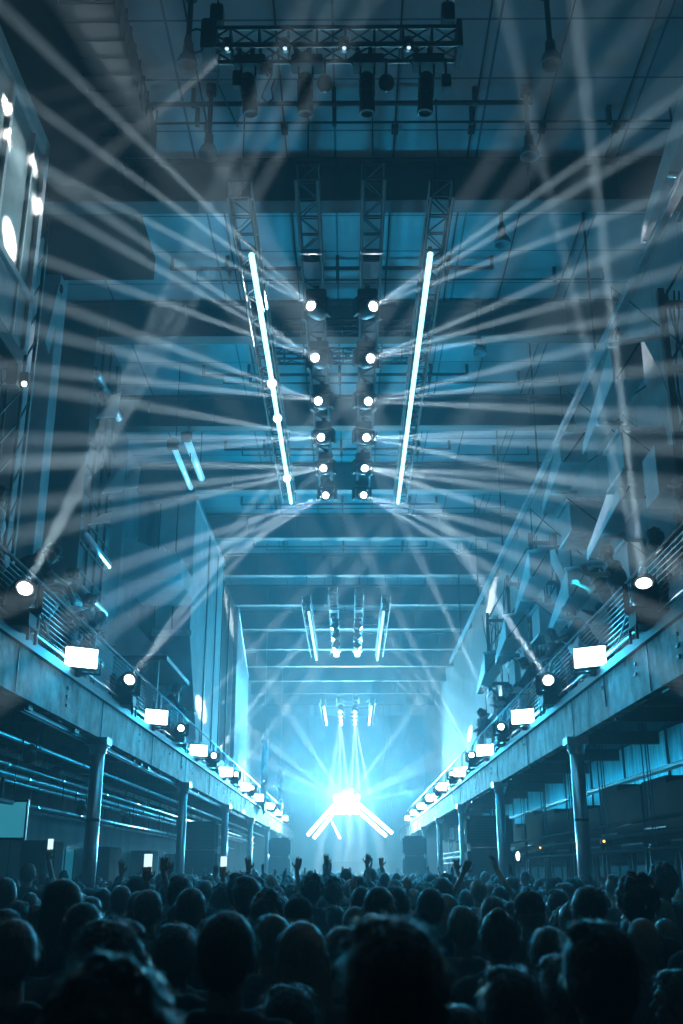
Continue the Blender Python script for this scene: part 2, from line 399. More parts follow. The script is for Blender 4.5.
for k, px in enumerate((236, 290, 345, 405)):
    x = (px-341.5)/F*11.9+.12
    f = thing('small_spotlight', '%s tiny lit lamp clamped on the front truss, from the left' % ORD[k].replace('nearest', 'first').capitalize(), 'spotlight', (x, 8.86, 10.22), 'tiny lamps on the front truss')
    o = B().cyl((0, 0, .06), (0, -.02, -.06), .05, .065, 14).bbox((0, .02, .08), (.1, .05, .05)).obj('can', 'black', f, True)
    B().lathe((0, -.02, -.062), [(.022, 0), (.02, -.008), (.008, -.012)], 14).obj('lens', 'lens_dim', o)
cb = B().tube([(-1.38-.12*math.sin(a/12*6.28*1.0)-.05, 8.9, 10.32-.16*math.cos(a/12*6.28)) for a in range(13)], .012, 6)
tag(cb.obj('cable_coil', 'cable'), 'coiled black cable at the left end of the front truss', 'cable')
cb = B().tube([(-.62+.0*a, 9.05, 10.3-a*.1) for a in range(4)]+[(-.68, 9.05, 9.85), (-.72, 9.05, 9.7), (-.66, 9.05, 9.62), (-.6, 9.05, 9.68), (-.62, 9.05, 9.82), (-.58, 9.05, 9.95)], .01, 6)
tag(cb.obj('hanging_cable', 'cable'), 'loose cable loop hanging between the two left spotlights', 'cable')
tag(B().tube([(-1.2, 9.2, 10.4), (-1.5, 11.0, 11.6), (-1.45, 12.8, 12.4)], .014, 6).obj('steel_guy_wire', 'black'), 'slanting wire from the left end of front truss to the ceiling', 'wire')

# old bell lamps
for k, (x, y) in enumerate(((-1.78, 10.3), (2.7, 10.3), (-1.74, 12.0), (2.72, 12.05), (2.64, 14.2), (2.72, 17.9))):
    t = thing('high_bay_lamp', 'unlit bell shaped glass roof lamp, %s' % ('nearest on the left', 'nearest on the right', 'second on the left, before the dark girder', 'second on the right, before the dark girder', 'third on the right, past the first girder', 'fourth on the right, past the second girder')[k], 'lamp', (x, y, 12.45), 'unlit bell lamps')
    B().bbox((0, 0, -.08), (.14, .14, .16)).cyl((0, 0, -.16), (0, 0, -.86), .035).obj('housing', 'black', t)
    B().cyl((0, 0, -.86), (0, 0, -1.02), .06, .07, 16).obj('socket', 'darkpaint', t)
    B().lathe((0, 0, -1.02), [(.055, 0), (.1, -.04), (.13, -.12), (.135, -.18), (.125, -.185), (.115, -.13), (.06, -.04)], 22).obj('glass_bell', 'acrylic', t, True)

# long inner / outer trusses with lamps: three groups down the hall
TX = .09
def fan(px, py, d, angs, s, dist=300, df=10.9):
    return [at(px+s*dist*math.cos(R(a)), py-dist*math.sin(R(a)), df) for a in angs]
LA = [(43.8, 36, 27.5), (34, 29.5, 20), (20, 14, 6.4), (10, -.5, -5), (1.5, -7, -12.5), (-19, -26, -32)]
RA = [(34.5, 30, 21), (23, 16, 9), (13.7, 6.3, -2.5), (2, -2, -12), (-3, -8, -17), (-14, -22, -30)]
for g, (y0, y1) in enumerate(((11.9, 24.3), (34.5, 44), (57, 66))):
    gn = ('near', 'middle', 'far')[g]
    for j, (x, zz) in enumerate(((-1.38, 10.64), (-.46, 10.92), (.46, 10.92), (1.38, 10.64))):
        nm = ('outer left', 'inner left', 'inner right', 'outer right')[j]
        t = thing('ceiling_truss', '%s lengthwise truss of the %s lighting group' % (nm, gn), 'truss', (TX+x, y0, zz), 'lengthwise ceiling trusses')
        truss(t, (0, 0, 0), (0, y1-y0, 0), .3, .26, .42)
        if j in (1, 2):
            each(B().bbox((0, 1.75, -.15), (.34, .06, .06)).bbox((0, 3.4, -.15), (.34, .06, .05)).bbox((0, 7.1, -.2), (.36, .25, .03)).bbox((0, y1-y0-.1, -.2), (.36, .25, .03)), 'spreader_plate', 'rail', t)
            each(B().bbox((0, 2.2, -.1), (.26, .5, .16)).bbox((0, 5.2, -.06), (.24, 2.6, .12)).bbox((0, 9.4, -.06), (.24, 3.2, .12)), 'equipment_tray', 'black', t)
        sl = B()
        for yy in (.4, (y1-y0)/2, y1-y0-.4): sl.cyl((0, yy, .1), (0, yy, 12.45-zz), .012, n=6)
        each(sl, 'hoist_cable', 'black', t)
    for j, y in enumerate((y0+4.9, y0+6.0)):
        t = thing('cross_truss', '%s of two short cross trusses tying the %s lighting group' % (('front', 'rear')[j], gn), 'truss', (TX, y, 11.23))
        truss(t, (-1.5, 0, 0), (1.5, 0, 0), .22, .22, .34)
    for s, nm in ((-1, 'left'), (1, 'right')):
        xs = TX+s*1.29
        ya, yb = ((12.98, 23.7), (35.0, 43.6), (57.0, 64.4))[g]
        t = thing('led_tube_light', 'long lit LED tube on the %s of the %s lighting group' % (nm, gn), 'tube light', (xs, ya, 10.3), 'long LED tubes')
        B().cyl((0, 0, 0), (0, yb-ya, 0), .042, n=12).obj('tube', 'tube' if g < 2 else 'bar', t, True)
        if g == 0:
            for yy in ((4.15, 5.7, 9.0) if s < 0 else ()):
                B().sph((0, yy, -.02), .085, 14, 10).obj('joint_lamp', 'lens_small', t, True)
        B().box((-.03, 0, .05), (.03, yb-ya, .13)).obj('tube_holder', 'truss', t)
        area((xs, (ya+yb)/2, 10.2), (0, 0, -1), .1, yb-ya, (60, 80, 80)[g], CYAN)
    n = (6, 3, 4)[g]
    for s, A, x in ((-1, LA, TX-.40), (1, RA, TX+.41)):
        for k in range(n):
            p = Vector((x, (14.49, 36.95, 58.)[g]+(1.71, 1.7, 1.7)[g]*k, 10.27)); px, py, d = proj(p)
            nm = 'left' if s < 0 else 'right'
            lab = '%s lit moving head on the %s inner truss of the %s lighting group' % (ORD[k].capitalize(), nm, gn)
            if g == 0:
                T = fan(px, py, d, A[k], s)
                moving_head(p, T, lab, 'hanging lights of the near group', True, 125000+10000*k, 1.4-.05*k, lens_scale=.8, near=3.2)
            elif g == 1:
                if s < 0: T = [at(px-90+k*14, py+62+k*12, d*.96), at(px-75+k*10, py+80+k*10, d*.96)]
                else: T = [at(px+100-k*10, py+52+k*10, d*.96), at(px+100, py+75+k*10, d*.96), at(px+78, py+90, d*.96)]
                moving_head(p, T, lab, 'hanging lights of the middle group', True, 420000, 1.4, scale=.8, lens_scale=1.1)
            else:
                T = [at(px+s*q+k, 800, d*.9) for q in (14, 3, -6)]
                moving_head(p, T, lab, 'hanging lights of the far group', True, 420000, 1.6, scale=.8, lens_scale=1.3)

# balcony fixtures: moving heads and floods
BL = {0: [(108, 415), (126, 398), (152, 372)], 1: [(262, 490), (272, 497), (288, 505)], 2: [(252, 650)], 3: [(282, 668), (290, 655)], 4: [(300, 690), (318, 670)], 5: [(318, 700)], 6: [(320, 730)], 7: [(325, 760)]}
BR = {0: [(598, 200), (570, 280), (612, 320)], 1: [(470, 560), (455, 548)], 2: [(440, 600), (425, 570)], 3: [(400, 620), (412, 640), (392, 640)], 4: [(390, 640)], 5: [(385, 690)], 6: [(375, 720)], 7: [(365, 740)]}
for s, side, TT in ((-1, 'left', BL), (1, 'right', BR)):
    for k in range(9):
        p = Vector((s*3.64, 11.75+6*k, 4.89)); px, py, d = proj(p)
        T = [at(a, b, d*(.8 if k == 0 else .77)) for a, b in TT.get(k, [(345, 780)])]
        moving_head(p, T, '%s moving head light on the %s balcony edge, counted from the camera' % (ORD[k].capitalize(), side), 'moving heads on the %s balcony edge' % side, False, (100000 if k == 0 else 160000), 1.3, scale=1.12 if k < 2 else .9, lens_scale=.85, near=3.5 if k < 2 else 0)
        t = thing('light_shelf', 'dark bracket under the %s moving head of the %s balcony' % (ORD[k], side), 'bracket', (s*3.64, 11.75+6*k, 4.25), 'brackets under the %s moving heads' % side)
        B().box((-.2, -.2, .28), (.2, .2, .31)).obj('shelf_plate', 'black', t)
        each(B().box((-.2, -.16, .12), (-.17, -.13, .29)).box((.17, -.16, .12), (.2, -.13, .29)).box((-.2, .13, .12), (-.17, .16, .29)).box((.17, .13, .12), (.2, .16, .29)), 'strut', 'black', t)
        # flood light
        q = Vector((s*3.58, 14.5+6*k, 4.73))
        f = thing('flood_light', '%s glowing rectangular flood light on the %s balcony edge, counted from the camera' % (ORD[k].capitalize(), side), 'flood light', q, 'flood lights on the %s balcony edge' % side)
        dr = Vector((-s*.55, -.83, -.04)).normalized(); f.rotation_euler = (0, 0, math.atan2(dr.y, dr.x)+math.pi/2)
        B().bbox((0, .06, 0), (.5, .12, .32)).obj('housing', 'black', f)
        B().bbox((0, -.01, 0), (.46, .03, .27)).obj('face', 'flood', f)
        B().tube([(-.32, .06, .0), (-.32, .08, -.2), (.32, .08, -.2), (.32, .06, 0)], .015).bbox((0, .08, -.22), (.08, .08, .08)).obj('yoke', 'black', f)
        fin = B()
        for a in range(9): fin.box((-.24+a*.06, .12, -.14), (-.225+a*.06, .17, .14))
        fin.obj('heat_sink', 'black', f)
        area(q+dr*.06, dr, .45, .26, 62, CYAN, 150)
        # blue wash added above each flood to brighten walls and ceiling
        spot(q+Vector((-s*.1, 0, .3)), (-s*.6, q.y+2.5, 11.4), (2100, 2700, 2600)[k] if k < 3 else 1700, 88, BLUE, 1., .25)

# ------------------------------------------------------------------ left: control cabin
t = thing('control_cabin', 'glazed control cabin high at the left edge above the balcony', 'cabin', (-4.0, 5.5, 8.2))
L = 6.5
B().box((-1.4, 0, 0), (0, L, .75)).box((-1.4, 0, 3.1), (0, L, 3.2)).box((-1.4, L-.1, .75), (-.02, L, 3.1)).obj('cabin_shell', 'grey', t)
fr = B().box((-.06, 0, .72), (.05, L+.02, .82)).box((-.06, 0, 3.0), (.05, L+.02, 3.24)).box((-.06, L-.12, 0), (.05, L+.02, 3.2))
for y in (.1, 1.8, 3.4, 5.0): fr.box((-.05, y, .8), (.04, y+.08, 3.0))
fr.box((-.05, 5.95, 0), (.03, 5.99, 3.1)).obj('window_frame', 'white', t)
B().box((-.04, .05, .8), (-.01, L-.1, 3.0)).obj('glazing', 'glass', t)
B().box((-1.4, -.1, -.22), (-.0, L+.0, 0)).box((-.14, L-.14, -.5), (.0, L, -.2)).obj('support_beam', 'darkpaint', t)
h = thing('cabin_corner_lamp', 'small lamp under the far corner of the control cabin', 'lamp', (-3.95, 12.0, 7.92))
B().bbox((0, 0, -.08), (.12, .12, .16)).obj('lamp_body', 'black', h); B().sph((.02, -.05, -.17), .035).obj('bulb', 'lens_small', h, True)

# left: press machinery
t = thing('press_tower', 'dark press tower with pale twisted guide plates behind the left balcony', 'machine', (-5.4, 17.8, 4.45))
B().box((-.1, 0, 0), (.75, 2.2, 7.6)).obj('housing', 'darkpaint', t)
B().box((-.1, 2.4, 0), (.5, 4.4, 6.9)).obj('rear_housing', 'darkpaint', t)
for q, (y, z, hh) in enumerate(((.3, 5.6, .9), (1.2, 4.4, 1.0), (.4, 3.5, .5), (2.6, 5.0, .8))):
    b = B(); b.add([(.8, y, z), (1.15, y+.15, z+.1), (1.05, y+.75, z+hh), (.8, y+.8, z+hh*.9), (.78, y, z-.03), (1.13, y+.15, z+.07), (1.03, y+.75, z+hh-.03), (.78, y+.8, z+hh*.9-.03)], [(0, 1, 2, 3), (7, 6, 5, 4), (0, 4, 5, 1), (1, 5, 6, 2), (2, 6, 7, 3), (3, 7, 4, 0)])
    b.obj('guide_plate', 'white', t)
rl = B()
for z in (1.2, 2.2, 3.2, 6.4): rl.cyl((.78, .1, z), (.78, 2.1, z), .09, n=14)
each(rl, 'roller', 'steel', t, True)
dt = B()
for z in range(1, 14): dt.box((.75, .05, z*.5), (.79, 2.15, z*.5+.04))
for y in (.5, 1.1, 1.7): dt.box((.75, y, .1), (.8, y+.05, 7.4))
dt.obj('ribs', 'black', t)
t = thing('lattice_mast', 'dark lattice mast behind the left balcony near the control cabin', 'mast', (-4.9, 13.6, 4.45))
for x in (0, .35):
    for y in (0, .35): B().box((x, y, 0), (x+.04, y+.04, 7.2)).obj('upright', 'black', t)
b = B()
for k in range(14):
    z = k*.5; b.cyl((0, .0, z), (.37, 0, z+.5), .015, n=5).cyl((.37, 0, z), (.37, .37, z+.5), .015, n=5).cyl((0, .37, z), (.0, 0, z+.5), .015, n=5)
b.obj('cross_brace', 'black', t)
t = thing('leaning_panel', 'narrow blue lit strip panel leaning above the left balcony', 'panel', (-4.4, 13.9, 9.4))
B().box((0, 0, 0), (.04, .25, 1.3)).obj('strip', 'grey', t).rotation_euler = (R(-18), 0, 0)
B().bbox((.02, .1, 1.3), (.1, .1, .12)).obj('end_cap', 'black', t).rotation_euler = (R(-18), 0, 0)
for k, (y, z) in enumerate(((20.2, 10.35), (21.8, 11.2))):
    t = thing('short_tube_light', '%s of two short slanting tube lights above the left balcony' % ('left', 'right')[k], 'tube light', (-3.5, y, z), 'two short tube lights')
    B().cyl((0, 0, 0), (0, 2.6, 0), .085 if k else .06, n=12).obj('tube', 'tube_dim', t, True)
    B().bbox((0, -.04, .0), (.22, .14, .22)).bbox((0, 2.64, 0), (.2, .1, .2)).bbox((0, 1.3, .14), (.06, 2.6, .06)).obj('fitting', 'black', t)
    each(B().cyl((0, .3, .1), (0, .3, 12.43-z), .012).cyl((0, 2.3, .1), (0, 2.3, 12.43-z), .012), 'suspension_rod', 'black', t)
t = thing('equipment_platform', 'pale platform box with sloping underside above the left balcony', 'platform', (-4.85, 22.3, 8.0))
B().add([(0, 0, 0), (1.3, 0, 0), (1.3, 2.4, 0), (0, 2.4, 0), (0, 0, 1.0), (1.3, 0, .5), (1.3, 2.4, .5), (0, 2.4, 1.0)], [(0, 3, 2, 1), (4, 5, 6, 7), (0, 1, 5, 4), (1, 2, 6, 5), (2, 3, 7, 6), (3, 0, 4, 7)]).obj('platform_body', 'grey', t)
rr = random.Random(3); b = B()
for k in range(70):
    x, y = rr.uniform(.1, 1.2), rr.uniform(.2, 2.2); b.cyl((x, y, 1.0-x*.38), (x+rr.uniform(-.1, .1), y+rr.uniform(-.1, .1), 1.1-x*.38+rr.random()*.1), .01, n=4)
b.obj('loose_wiring', 'rail', t)
t = thing('press_cabinet', 'tall pale grey press cabinet standing on the left balcony', 'machine', (-5.02, 27, 4.45))
B().box((0, 0, 3.4), (1.0, 6.6, 7.1)).obj('upper_casing', 'grey', t)
B().add([(.5, 2.0, .8), (1.0, 2.0, .8), (1.0, 6.6, .8), (.5, 6.6, .8), (0, 0, 3.4), (1.0, 0, 3.4), (1.0, 6.6, 3.4), (0, 6.6, 3.4)], [(0, 3, 2, 1), (4, 5, 6, 7), (0, 1, 5, 4), (1, 2, 6, 5), (2, 3, 7, 6), (3, 0, 4, 7)]).box((.4, 1.6, 0), (1.02, 6.7, .8)).obj('lower_casing', 'grey', t)
each(B().box((1.0, 2.9, .9), (1.03, 3.1, 7.0)).box((1.0, 5.0, .9), (1.03, 5.06, 7.0)).box((.02, -.03, 3.5), (.06, 0, 7.0)).box((.5, -.03, 3.5), (.54, 0, 7.0)), 'door_seam', 'black', t)
each(B().box((-.0, -.06, 3.3), (1.06, 0, 3.45)).box((-.2, 0, 7.1), (1.06, 6.6, 7.25)), 'edge_trim', 'rail', t)
t = thing('loading_hatch', 'dark blue sided platform with slanted beam left of the pale press cabinet', 'platform', (-5.5, 22.6, 4.45))
B().add([(0, 0, 1.9), (1.6, 0, 1.9), (1.6, 3.2, 1.9), (0, 3.2, 1.9), (0, 0, 3.0), (.6, 0, 3.0), (.6, 3.2, 3.0), (0, 3.2, 3.0)], [(0, 3, 2, 1), (4, 5, 6, 7), (0, 1, 5, 4), (1, 2, 6, 5), (2, 3, 7, 6), (3, 0, 4, 7)]).obj('sloping_body', 'grey', t)
B().box((-.0, -.05, 1.8), (1.7, 3.3, 1.9)).obj('floor_plate', 'black', t); each(B().box((.1, .1, 0), (.2, .2, 1.8)).box((1.4, .1, 0), (1.5, .2, 1.8)).box((1.4, 3, 0), (1.5, 3.1, 1.8)), 'support_leg', 'black', t)
t = thing('dark_press_unit', 'dark tall press unit beyond the pale cabinet on the left balcony', 'machine', (-5.3, 34.2, 4.45))
B().box((0, 0, 0), (1.15, 4.2, 7.0)).obj('housing', 'matte', t); each(B().box((1.15, .4, .3), (1.19, .5, 6.9)).box((1.15, 2.4, .3), (1.19, 2.5, 6.9)), 'seam_rib', 'black', t)
B().box((.8, -.3, 0), (1.25, 5.4, .9)).obj('plinth', 'black', t)
t = thing('pale_side_panel', 'slim pale tapering panel standing beyond the dark press unit', 'panel', (-4.3, 40.3, 4.95))
B().add([(0, 0, .2), (.06, 0, .2), (.06, 5.2, .2), (0, 5.2, .2), (0, 0, 7.0), (.06, 0, 7.0), (.06, 5.2, 4.9), (0, 5.2, 4.9)], [(0, 3, 2, 1), (4, 5, 6, 7), (0, 1, 5, 4), (1, 2, 6, 5), (2, 3, 7, 6), (3, 0, 4, 7)]).obj('sheet', 'white', t)
B().cyl((.03, 0, 7.0), (.03, 5.2, 4.95), .05).box((-.05, -.05, 0), (.1, .05, 7)).obj('frame', 'rail', t)
B().box((-.3, -.2, -.45), (.3, 5.6, .2)).obj('foot', 'black', t)
# crumpled plastic sheets left far and right far
for k, (x, y, z, L) in enumerate(((-3.5, 46, 7.2, 3.0), (-3.3, 54, 6.9, 2.2))):
    t = thing('plastic_sheet', 'crumpled shiny hanging plastic sheet, %s' % ('nearer of two on the left', 'farther of two on the left', 'nearer of two on the right', 'farther of two on the right')[k], 'sheet', (x, y, z), 'hanging plastic sheets')
    rr = random.Random(k); n1, n2 = 7, 10; vs_ = []; fs_ = []
    for off in (0, .012):
        for i in range(n1):
            for j in range(n2):
                wd = (1-j/(n2-1)*.2)*(.3+.7*min(1, j/4))
                vs_.append((rr.uniform(-.16, .16)+off, (i/(n1-1)-.5)*1.6*wd, -j/(n2-1)*L+rr.uniform(-.1, .1)))
    # reuse first layer jitter for back so the thickness stays constant
    half = n1*n2
    for q in range(half): a = vs_[q]; vs_[half+q] = (a[0]-.015, a[1], a[2])
    for i in range(n1-1):
        for j in range(n2-1):
            a = i*n2+j; fs_.append((a, a+1, a+n2+1, a+n2)); fs_.append((half+a, half+a+n2, half+a+n2+1, half+a+1))
    B().add(vs_, fs_).obj('film', 'sheet', t)
    B().cyl((0, -.6, .05), (0, .6, .05), .03).cyl((0, 0, .05), (0, 0, 12.43-z), .012).obj('hanging_rod', 'rail', t)

# ------------------------------------------------------------------ right: folder units
def former(x, y, z, sc_, k, label):
    t = thing('press_folder', label, 'machine', (x, y, z), 'press folders above the right balcony'); t.scale = (sc_,)*3
    rr = random.Random(40+k); w_ = rr.uniform(.4, .6); ln = rr.uniform(2.3, 2.9)
    B().add([(0, 0, -.1), (w_, 0, -.1), (w_*.55, ln, -.32), (.05, ln, -.32), (0, 0, .5), (w_, 0, .62), (w_*.55, ln, -.05), (.05, ln, -.12)], [(0, 3, 2, 1), (4, 5, 6, 7), (0, 1, 5, 4), (1, 2, 6, 5), (2, 3, 7, 6), (3, 0, 4, 7)]).obj('tapered_hood', 'white', t)
    B().add([(.05, ln+.01, -.34), (w_*.5, ln+.01, -.34), (w_*.5, ln+.12, -.3), (.05, ln+.12, -.3), (.05, ln+.01, -.1), (w_*.5, ln+.01, -.05), (w_*.45, ln+.14, -.1), (.08, ln+.14, -.14)], [(0, 3, 2, 1), (4, 5, 6, 7), (0, 1, 5, 4), (1, 2, 6, 5), (2, 3, 7, 6), (3, 0, 4, 7)]).obj('hood_nose', 'rail', t)
    b = B(); n = 8; vs_ = []                                    # curved guide sheet hanging beside the hood
    for q in range(n+1):
        a = q/n; vs_ += [(w_+.1+.35*math.sin(a*2.2), .2+.1*a, .7-1.9*a), (w_+.1+.35*math.sin(a*2.2), 1.0-.5*a, .7-1.9*a), (w_+.115+.35*math.sin(a*2.2), 1.0-.5*a, .7-1.9*a), (w_+.115+.35*math.sin(a*2.2), .2+.1*a, .7-1.9*a)]
    fs_ = [tuple(q*4+e for e in (i, (i+1) % 4))+tuple(q*4+4+e for e in ((i+1) % 4, i)) for q in range(n) for i in range(4)]+[(3, 2, 1, 0), tuple(n*4+e for e in (0, 1, 2, 3))]
    if k % 3 == 1: b.add(vs_, fs_).obj('guide_sheet', 'white', t)
    B().box((.35, 1.1, -1.15), (1.15, 2.1, -.5)).obj('box_housing', 'grey', t)
    each(B().box((.3, 1.05, -.5), (1.2, 2.15, -.44)).box((.3, 1.05, -1.2), (1.2, 2.15, -1.15)), 'flange', 'rail', t)
    each(B().cyl((-.05, -.06, .45), (w_+.3, -.06, .6), .045, n=14).cyl((0, ln*.5, -.3), (w_, ln*.5, -.3), .04, n=14), 'roller', 'steel', t, True)
    each(B().cyl((.05, -.02, -.1), (w_, -.02, .55), .014).cyl((.3, 1.05, -.45), (1.1, 1.05, -1.15), .014).cyl((.1, .0, .5), (.1, 0, 1.5), .016).cyl((.1, 0, 1.5), (1.2, 0, .4), .014).cyl((.1, ln*.8, 0), (1.2, ln*.8, .8), .014), 'bracket', 'black', t)
nmF = ['nearest', 'second', 'third', 'fourth', 'fifth', 'sixth', 'seventh', 'eighth']
for k, (x, y, z) in enumerate(((4.05, 9.2, 10.1), (4.05, 13.7, 8.75), (4.05, 17.6, 9.0), (4.45, 15.4, 7.5), (4.05, 21.4, 7.9), (4.45, 19.6, 7.0), (4.05, 25.2, 7.4), (4.05, 29.4, 7.3))):
    former(x, y, z, .95, k, 'pale folding machine unit with tapered hood above the right balcony, %s from the camera' % nmF[k])
for k, (y, z) in enumerate(((12.85, 6.6), (24.1, 6.1), (27.95, 5.9), (32.4, 5.8))):
    t = thing('machine_gantry', 'dark cable hung gantry frame on the right balcony, %s from the camera' % nmF[k], 'frame', (4.55, y, 4.45), 'gantry frames on the right balcony')
    B().box((0, 0, 0), (.09, .09, 5.2)).box((.6, 0, 0), (.69, .09, 5.2)).obj('upright', 'black', t)
    b = B()
    for q in range(5): b.box((0, 0, .9+q), (.69, .06, 1.0+q)).cyl((.05, .05, 1+q), (.65, .05, 2+q), .02)
    b.obj('cross_bar', 'black', t)
    B().box((-.25, .1, z-4.45), (.65, .7, z-3.75)).obj('grey_box', 'grey', t)
    cbs = B(); rr = random.Random(k)
    for q in range(6):
        x0 = rr.uniform(-.1, .6); cbs.tube([(x0+.08*math.sin(a*.8+q), -.05+.05*math.cos(a+q), 5.1-a*.38) for a in range(10)], .014, 6)
    cbs.obj('cable', 'cable', t)
t = thing('pressure_panel', 'large pale wall cabinet beside the crane runway at the right edge', 'cabinet', (4.7, 8.6, 7.7))
B().box((0, 0, 0), (.55, 2.6, 2.6)).obj('cabinet_body', 'white', t); each(B().box((-.03, 1.2, 0), (0, 1.26, 2.6)).box((-.03, 0, 1.2), (0, 2.6, 1.26)), 'door_seam', 'black', t); B().box((-.04, .1, -.1), (.55, 2.7, 0)).obj('sill', 'rail', t)

# ------------------------------------------------------------------ under the balconies
# left: lengthwise pipes
for k, (x, z, r, ya, yb) in enumerate(((-4.55, 3.66, .035, 11, 60), (-5.1, 3.62, .05, 11, 60), (-5.1, 3.3, .05, 10, 60), (-4.6, 3.3, .03, 10, 48), (-5.0, 2.88, .04, 10, 42), (-5.7, 3.35, .04, 12, 60), (-6.2, 3.0, .035, 12, 60), (-6.1, 3.55, .05, 12, 60))):
    t = thing('ceiling_service_pipe', 'bright lengthwise service pipe under the left balcony, %s from the hall side' % ORD[k].replace('nearest', 'first'), 'pipe', (x, ya, z), 'service pipes under the left balcony')
    B().cyl((0, 0, 0), (0, yb-ya, 0), r, n=12).obj('pipe_run', 'pipe', t, True)
    cl = B(); cp = B(); rr = random.Random(k)
    n = int((yb-ya)/3.1)
    for q in range(n):
        y = q*3.1+rr.random(); cl.cyl((0, y, -r-.01), (0, y, 4.15-z), .009, n=6)
        cp.cyl((0, y+1.2, 0), (0, y+1.32, 0), r*1.35, n=12)
    each(cl, 'pipe_hanger', 'black', t); each(cp, 'coupling', 'rail', t)
for k, (x, y, z) in enumerate(((-4.4, 15.2, 3.55), (-4.75, 19.8, 3.05), (-5.2, 26, 3.1), (-4.8, 18.1, 3.5))):
    t = thing('par_lamp', 'unlit stage can lamp hung from the left balcony pipes, %s from camera' % ORD[k], 'lamp', (x, y, z), 'can lamps under left balcony')
    B().cyl((0, 0, 0), (.05, -.12, -.14), .09, .1, 14).obj('can', 'black', t, True); B().tube([(-.1, 0, 0), (-.1, 0, .15), (.1, 0, .15), (.1, 0, 0)], .01).obj('yoke', 'black', t)
t = thing('wall_monitor', 'glowing blue monitor under the left balcony at the picture edge', 'screen', (-5.2, 16.6, 2.35))
B().bbox((-.0, 0, .28), (.9, .07, .6)).obj('bezel', 'black', t); B().box((-.42, -.05, .02), (.42, -.036, .54)).obj('screen', 'screen', t); B().cyl((0, .03, .5), (0, .03, 1.75), .025).obj('mount_pole', 'black', t)
# left back wall lit windows
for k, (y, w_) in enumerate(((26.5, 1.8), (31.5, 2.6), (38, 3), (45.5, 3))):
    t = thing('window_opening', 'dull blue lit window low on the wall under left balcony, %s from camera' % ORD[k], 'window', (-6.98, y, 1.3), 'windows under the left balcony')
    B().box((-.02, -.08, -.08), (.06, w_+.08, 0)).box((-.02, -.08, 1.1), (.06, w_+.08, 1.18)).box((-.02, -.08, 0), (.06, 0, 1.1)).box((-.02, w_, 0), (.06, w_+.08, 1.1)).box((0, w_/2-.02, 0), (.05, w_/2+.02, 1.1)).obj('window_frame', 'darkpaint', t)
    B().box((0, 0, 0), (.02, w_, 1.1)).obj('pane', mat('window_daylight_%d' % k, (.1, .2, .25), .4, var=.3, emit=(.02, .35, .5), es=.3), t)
for k, y in enumerate((20, 23.2, 29.5, 35.5, 42)):
    t = thing('dark_cupboard', 'black metal cupboard against the wall under the left balcony, %s from camera' % ORD[k], 'cupboard', (-6.9, y, 0), 'cupboards under the left balcony')
    B().box((0, 0, .08), (.6, 1.5, 2.5)).obj('body', 'matte', t); B().box((.6, .03, .15), (.62, .73, 2.45)).obj('door', 'matte', t); B().box((.6, .77, .15), (.62, 1.47, 2.45)).obj('door', 'matte', t); B().box((.04, .04, 0), (.56, 1.46, .08)).obj('plinth', 'black', t)
# right: pale panels over dark boxes shaped as a stepped cast shadow
t = thing('wall_panelling', 'band of pale corrugated wall panels under the right balcony', 'panelling', (5.6, 12, 2.9))
b = B(); rr = random.Random(2)
for q in range(80):
    y = q*.6; x = rr.uniform(0, .05); b.box((x, y, rr.uniform(0, .04)), (x+.06, y+.585, 1.28))
each(b, 'panel_sheet', 'panel', t)
b = B()
for q in range(17): b.box((-.1, q*2.9, -.2), (-.06, q*2.9+.04, 1.3))
each(b, 'upright', 'black', t)
k = 0
for q in range(15):
    y = 11.6+q*3.0; h = 3.16+.16*((q*7) % 3)*.6-.0
    t = thing('shadow_box', 'dark box shaped as stepped shadow under the right balcony, %s from the camera' % (ORD[q] if q < 12 else ('thirteenth', 'fourteenth', 'fifteenth')[q-12]), 'rack', (4.95, y, 0), 'shadow boxes under the right balcony')
    B().box((0, 0, 2.25), (.62, 1.6, h-.12)).box((0.02, 1.6, 2.3), (.62, 2.98, h)).obj('cabinet', 'matte', t)
    each(B().box((0.02, .1, 0), (.08, .16, 2.25)).box((.5, .1, 0), (.56, .16, 2.25)).box((.02, 2.8, 0), (.08, 2.86, 2.3)).box((.5, 2.8, 0), (.56, 2.86, 2.3)), 'leg', 'black', t)
    each(B().box((-.02, .1, 2.3), (0, 1.5, 2.33)).box((-.02, 1.7, 2.5), (0, 2.9, 2.53)), 'front_rail', 'darkpaint', t)
for k, (x, z, r) in enumerate(((4.7, 2.62, .03), (4.76, 2.42, .045), (4.8, 2.2, .03))):
    t = thing('wall_service_pipe', 'thin lengthwise pipe under the right balcony, %s from the top' % ORD[k].replace('nearest', 'first'), 'pipe', (x, 13, z), 'service pipes under the right balcony')
    B().cyl((0, 0, 0), (0, 42, 0), r, n=10).obj('pipe_run', 'darkpaint', t, True)
    b = B()
    for q in range(14): b.cyl((0, q*3+.4, 0), (0, q*3+.4, 4.2-z), .01, n=6)
    each(b, 'pipe_hanger', 'black', t)
for k, (x, y, z) in enumerate(((4.4, 24.2, 2.35), (4.4, 18.1, 2.33))):
    t = thing('indicator_lamp', 'tiny amber indicator lamp under the right balcony, %s one' % ('farther', 'nearer')[k], 'lamp', (x, y, z)); B().bbox((0, 0, .02), (.1, .06, .08)).obj('lamp_housing', 'black', t); B().sph((0, -.04, .02), .022).obj('bulb', 'sign', t)
t = thing('wall_lamp', 'small white wall lamp under the right balcony by the second column', 'lamp', (4.4, 27.5, 2.15)); B().bbox((0, 0, .08), (.16, .1, .3)).obj('lamp_body', 'black', t); B().sph((0, -.06, .08), (.05, .03, .11)).obj('bulb', 'lens_small', t)
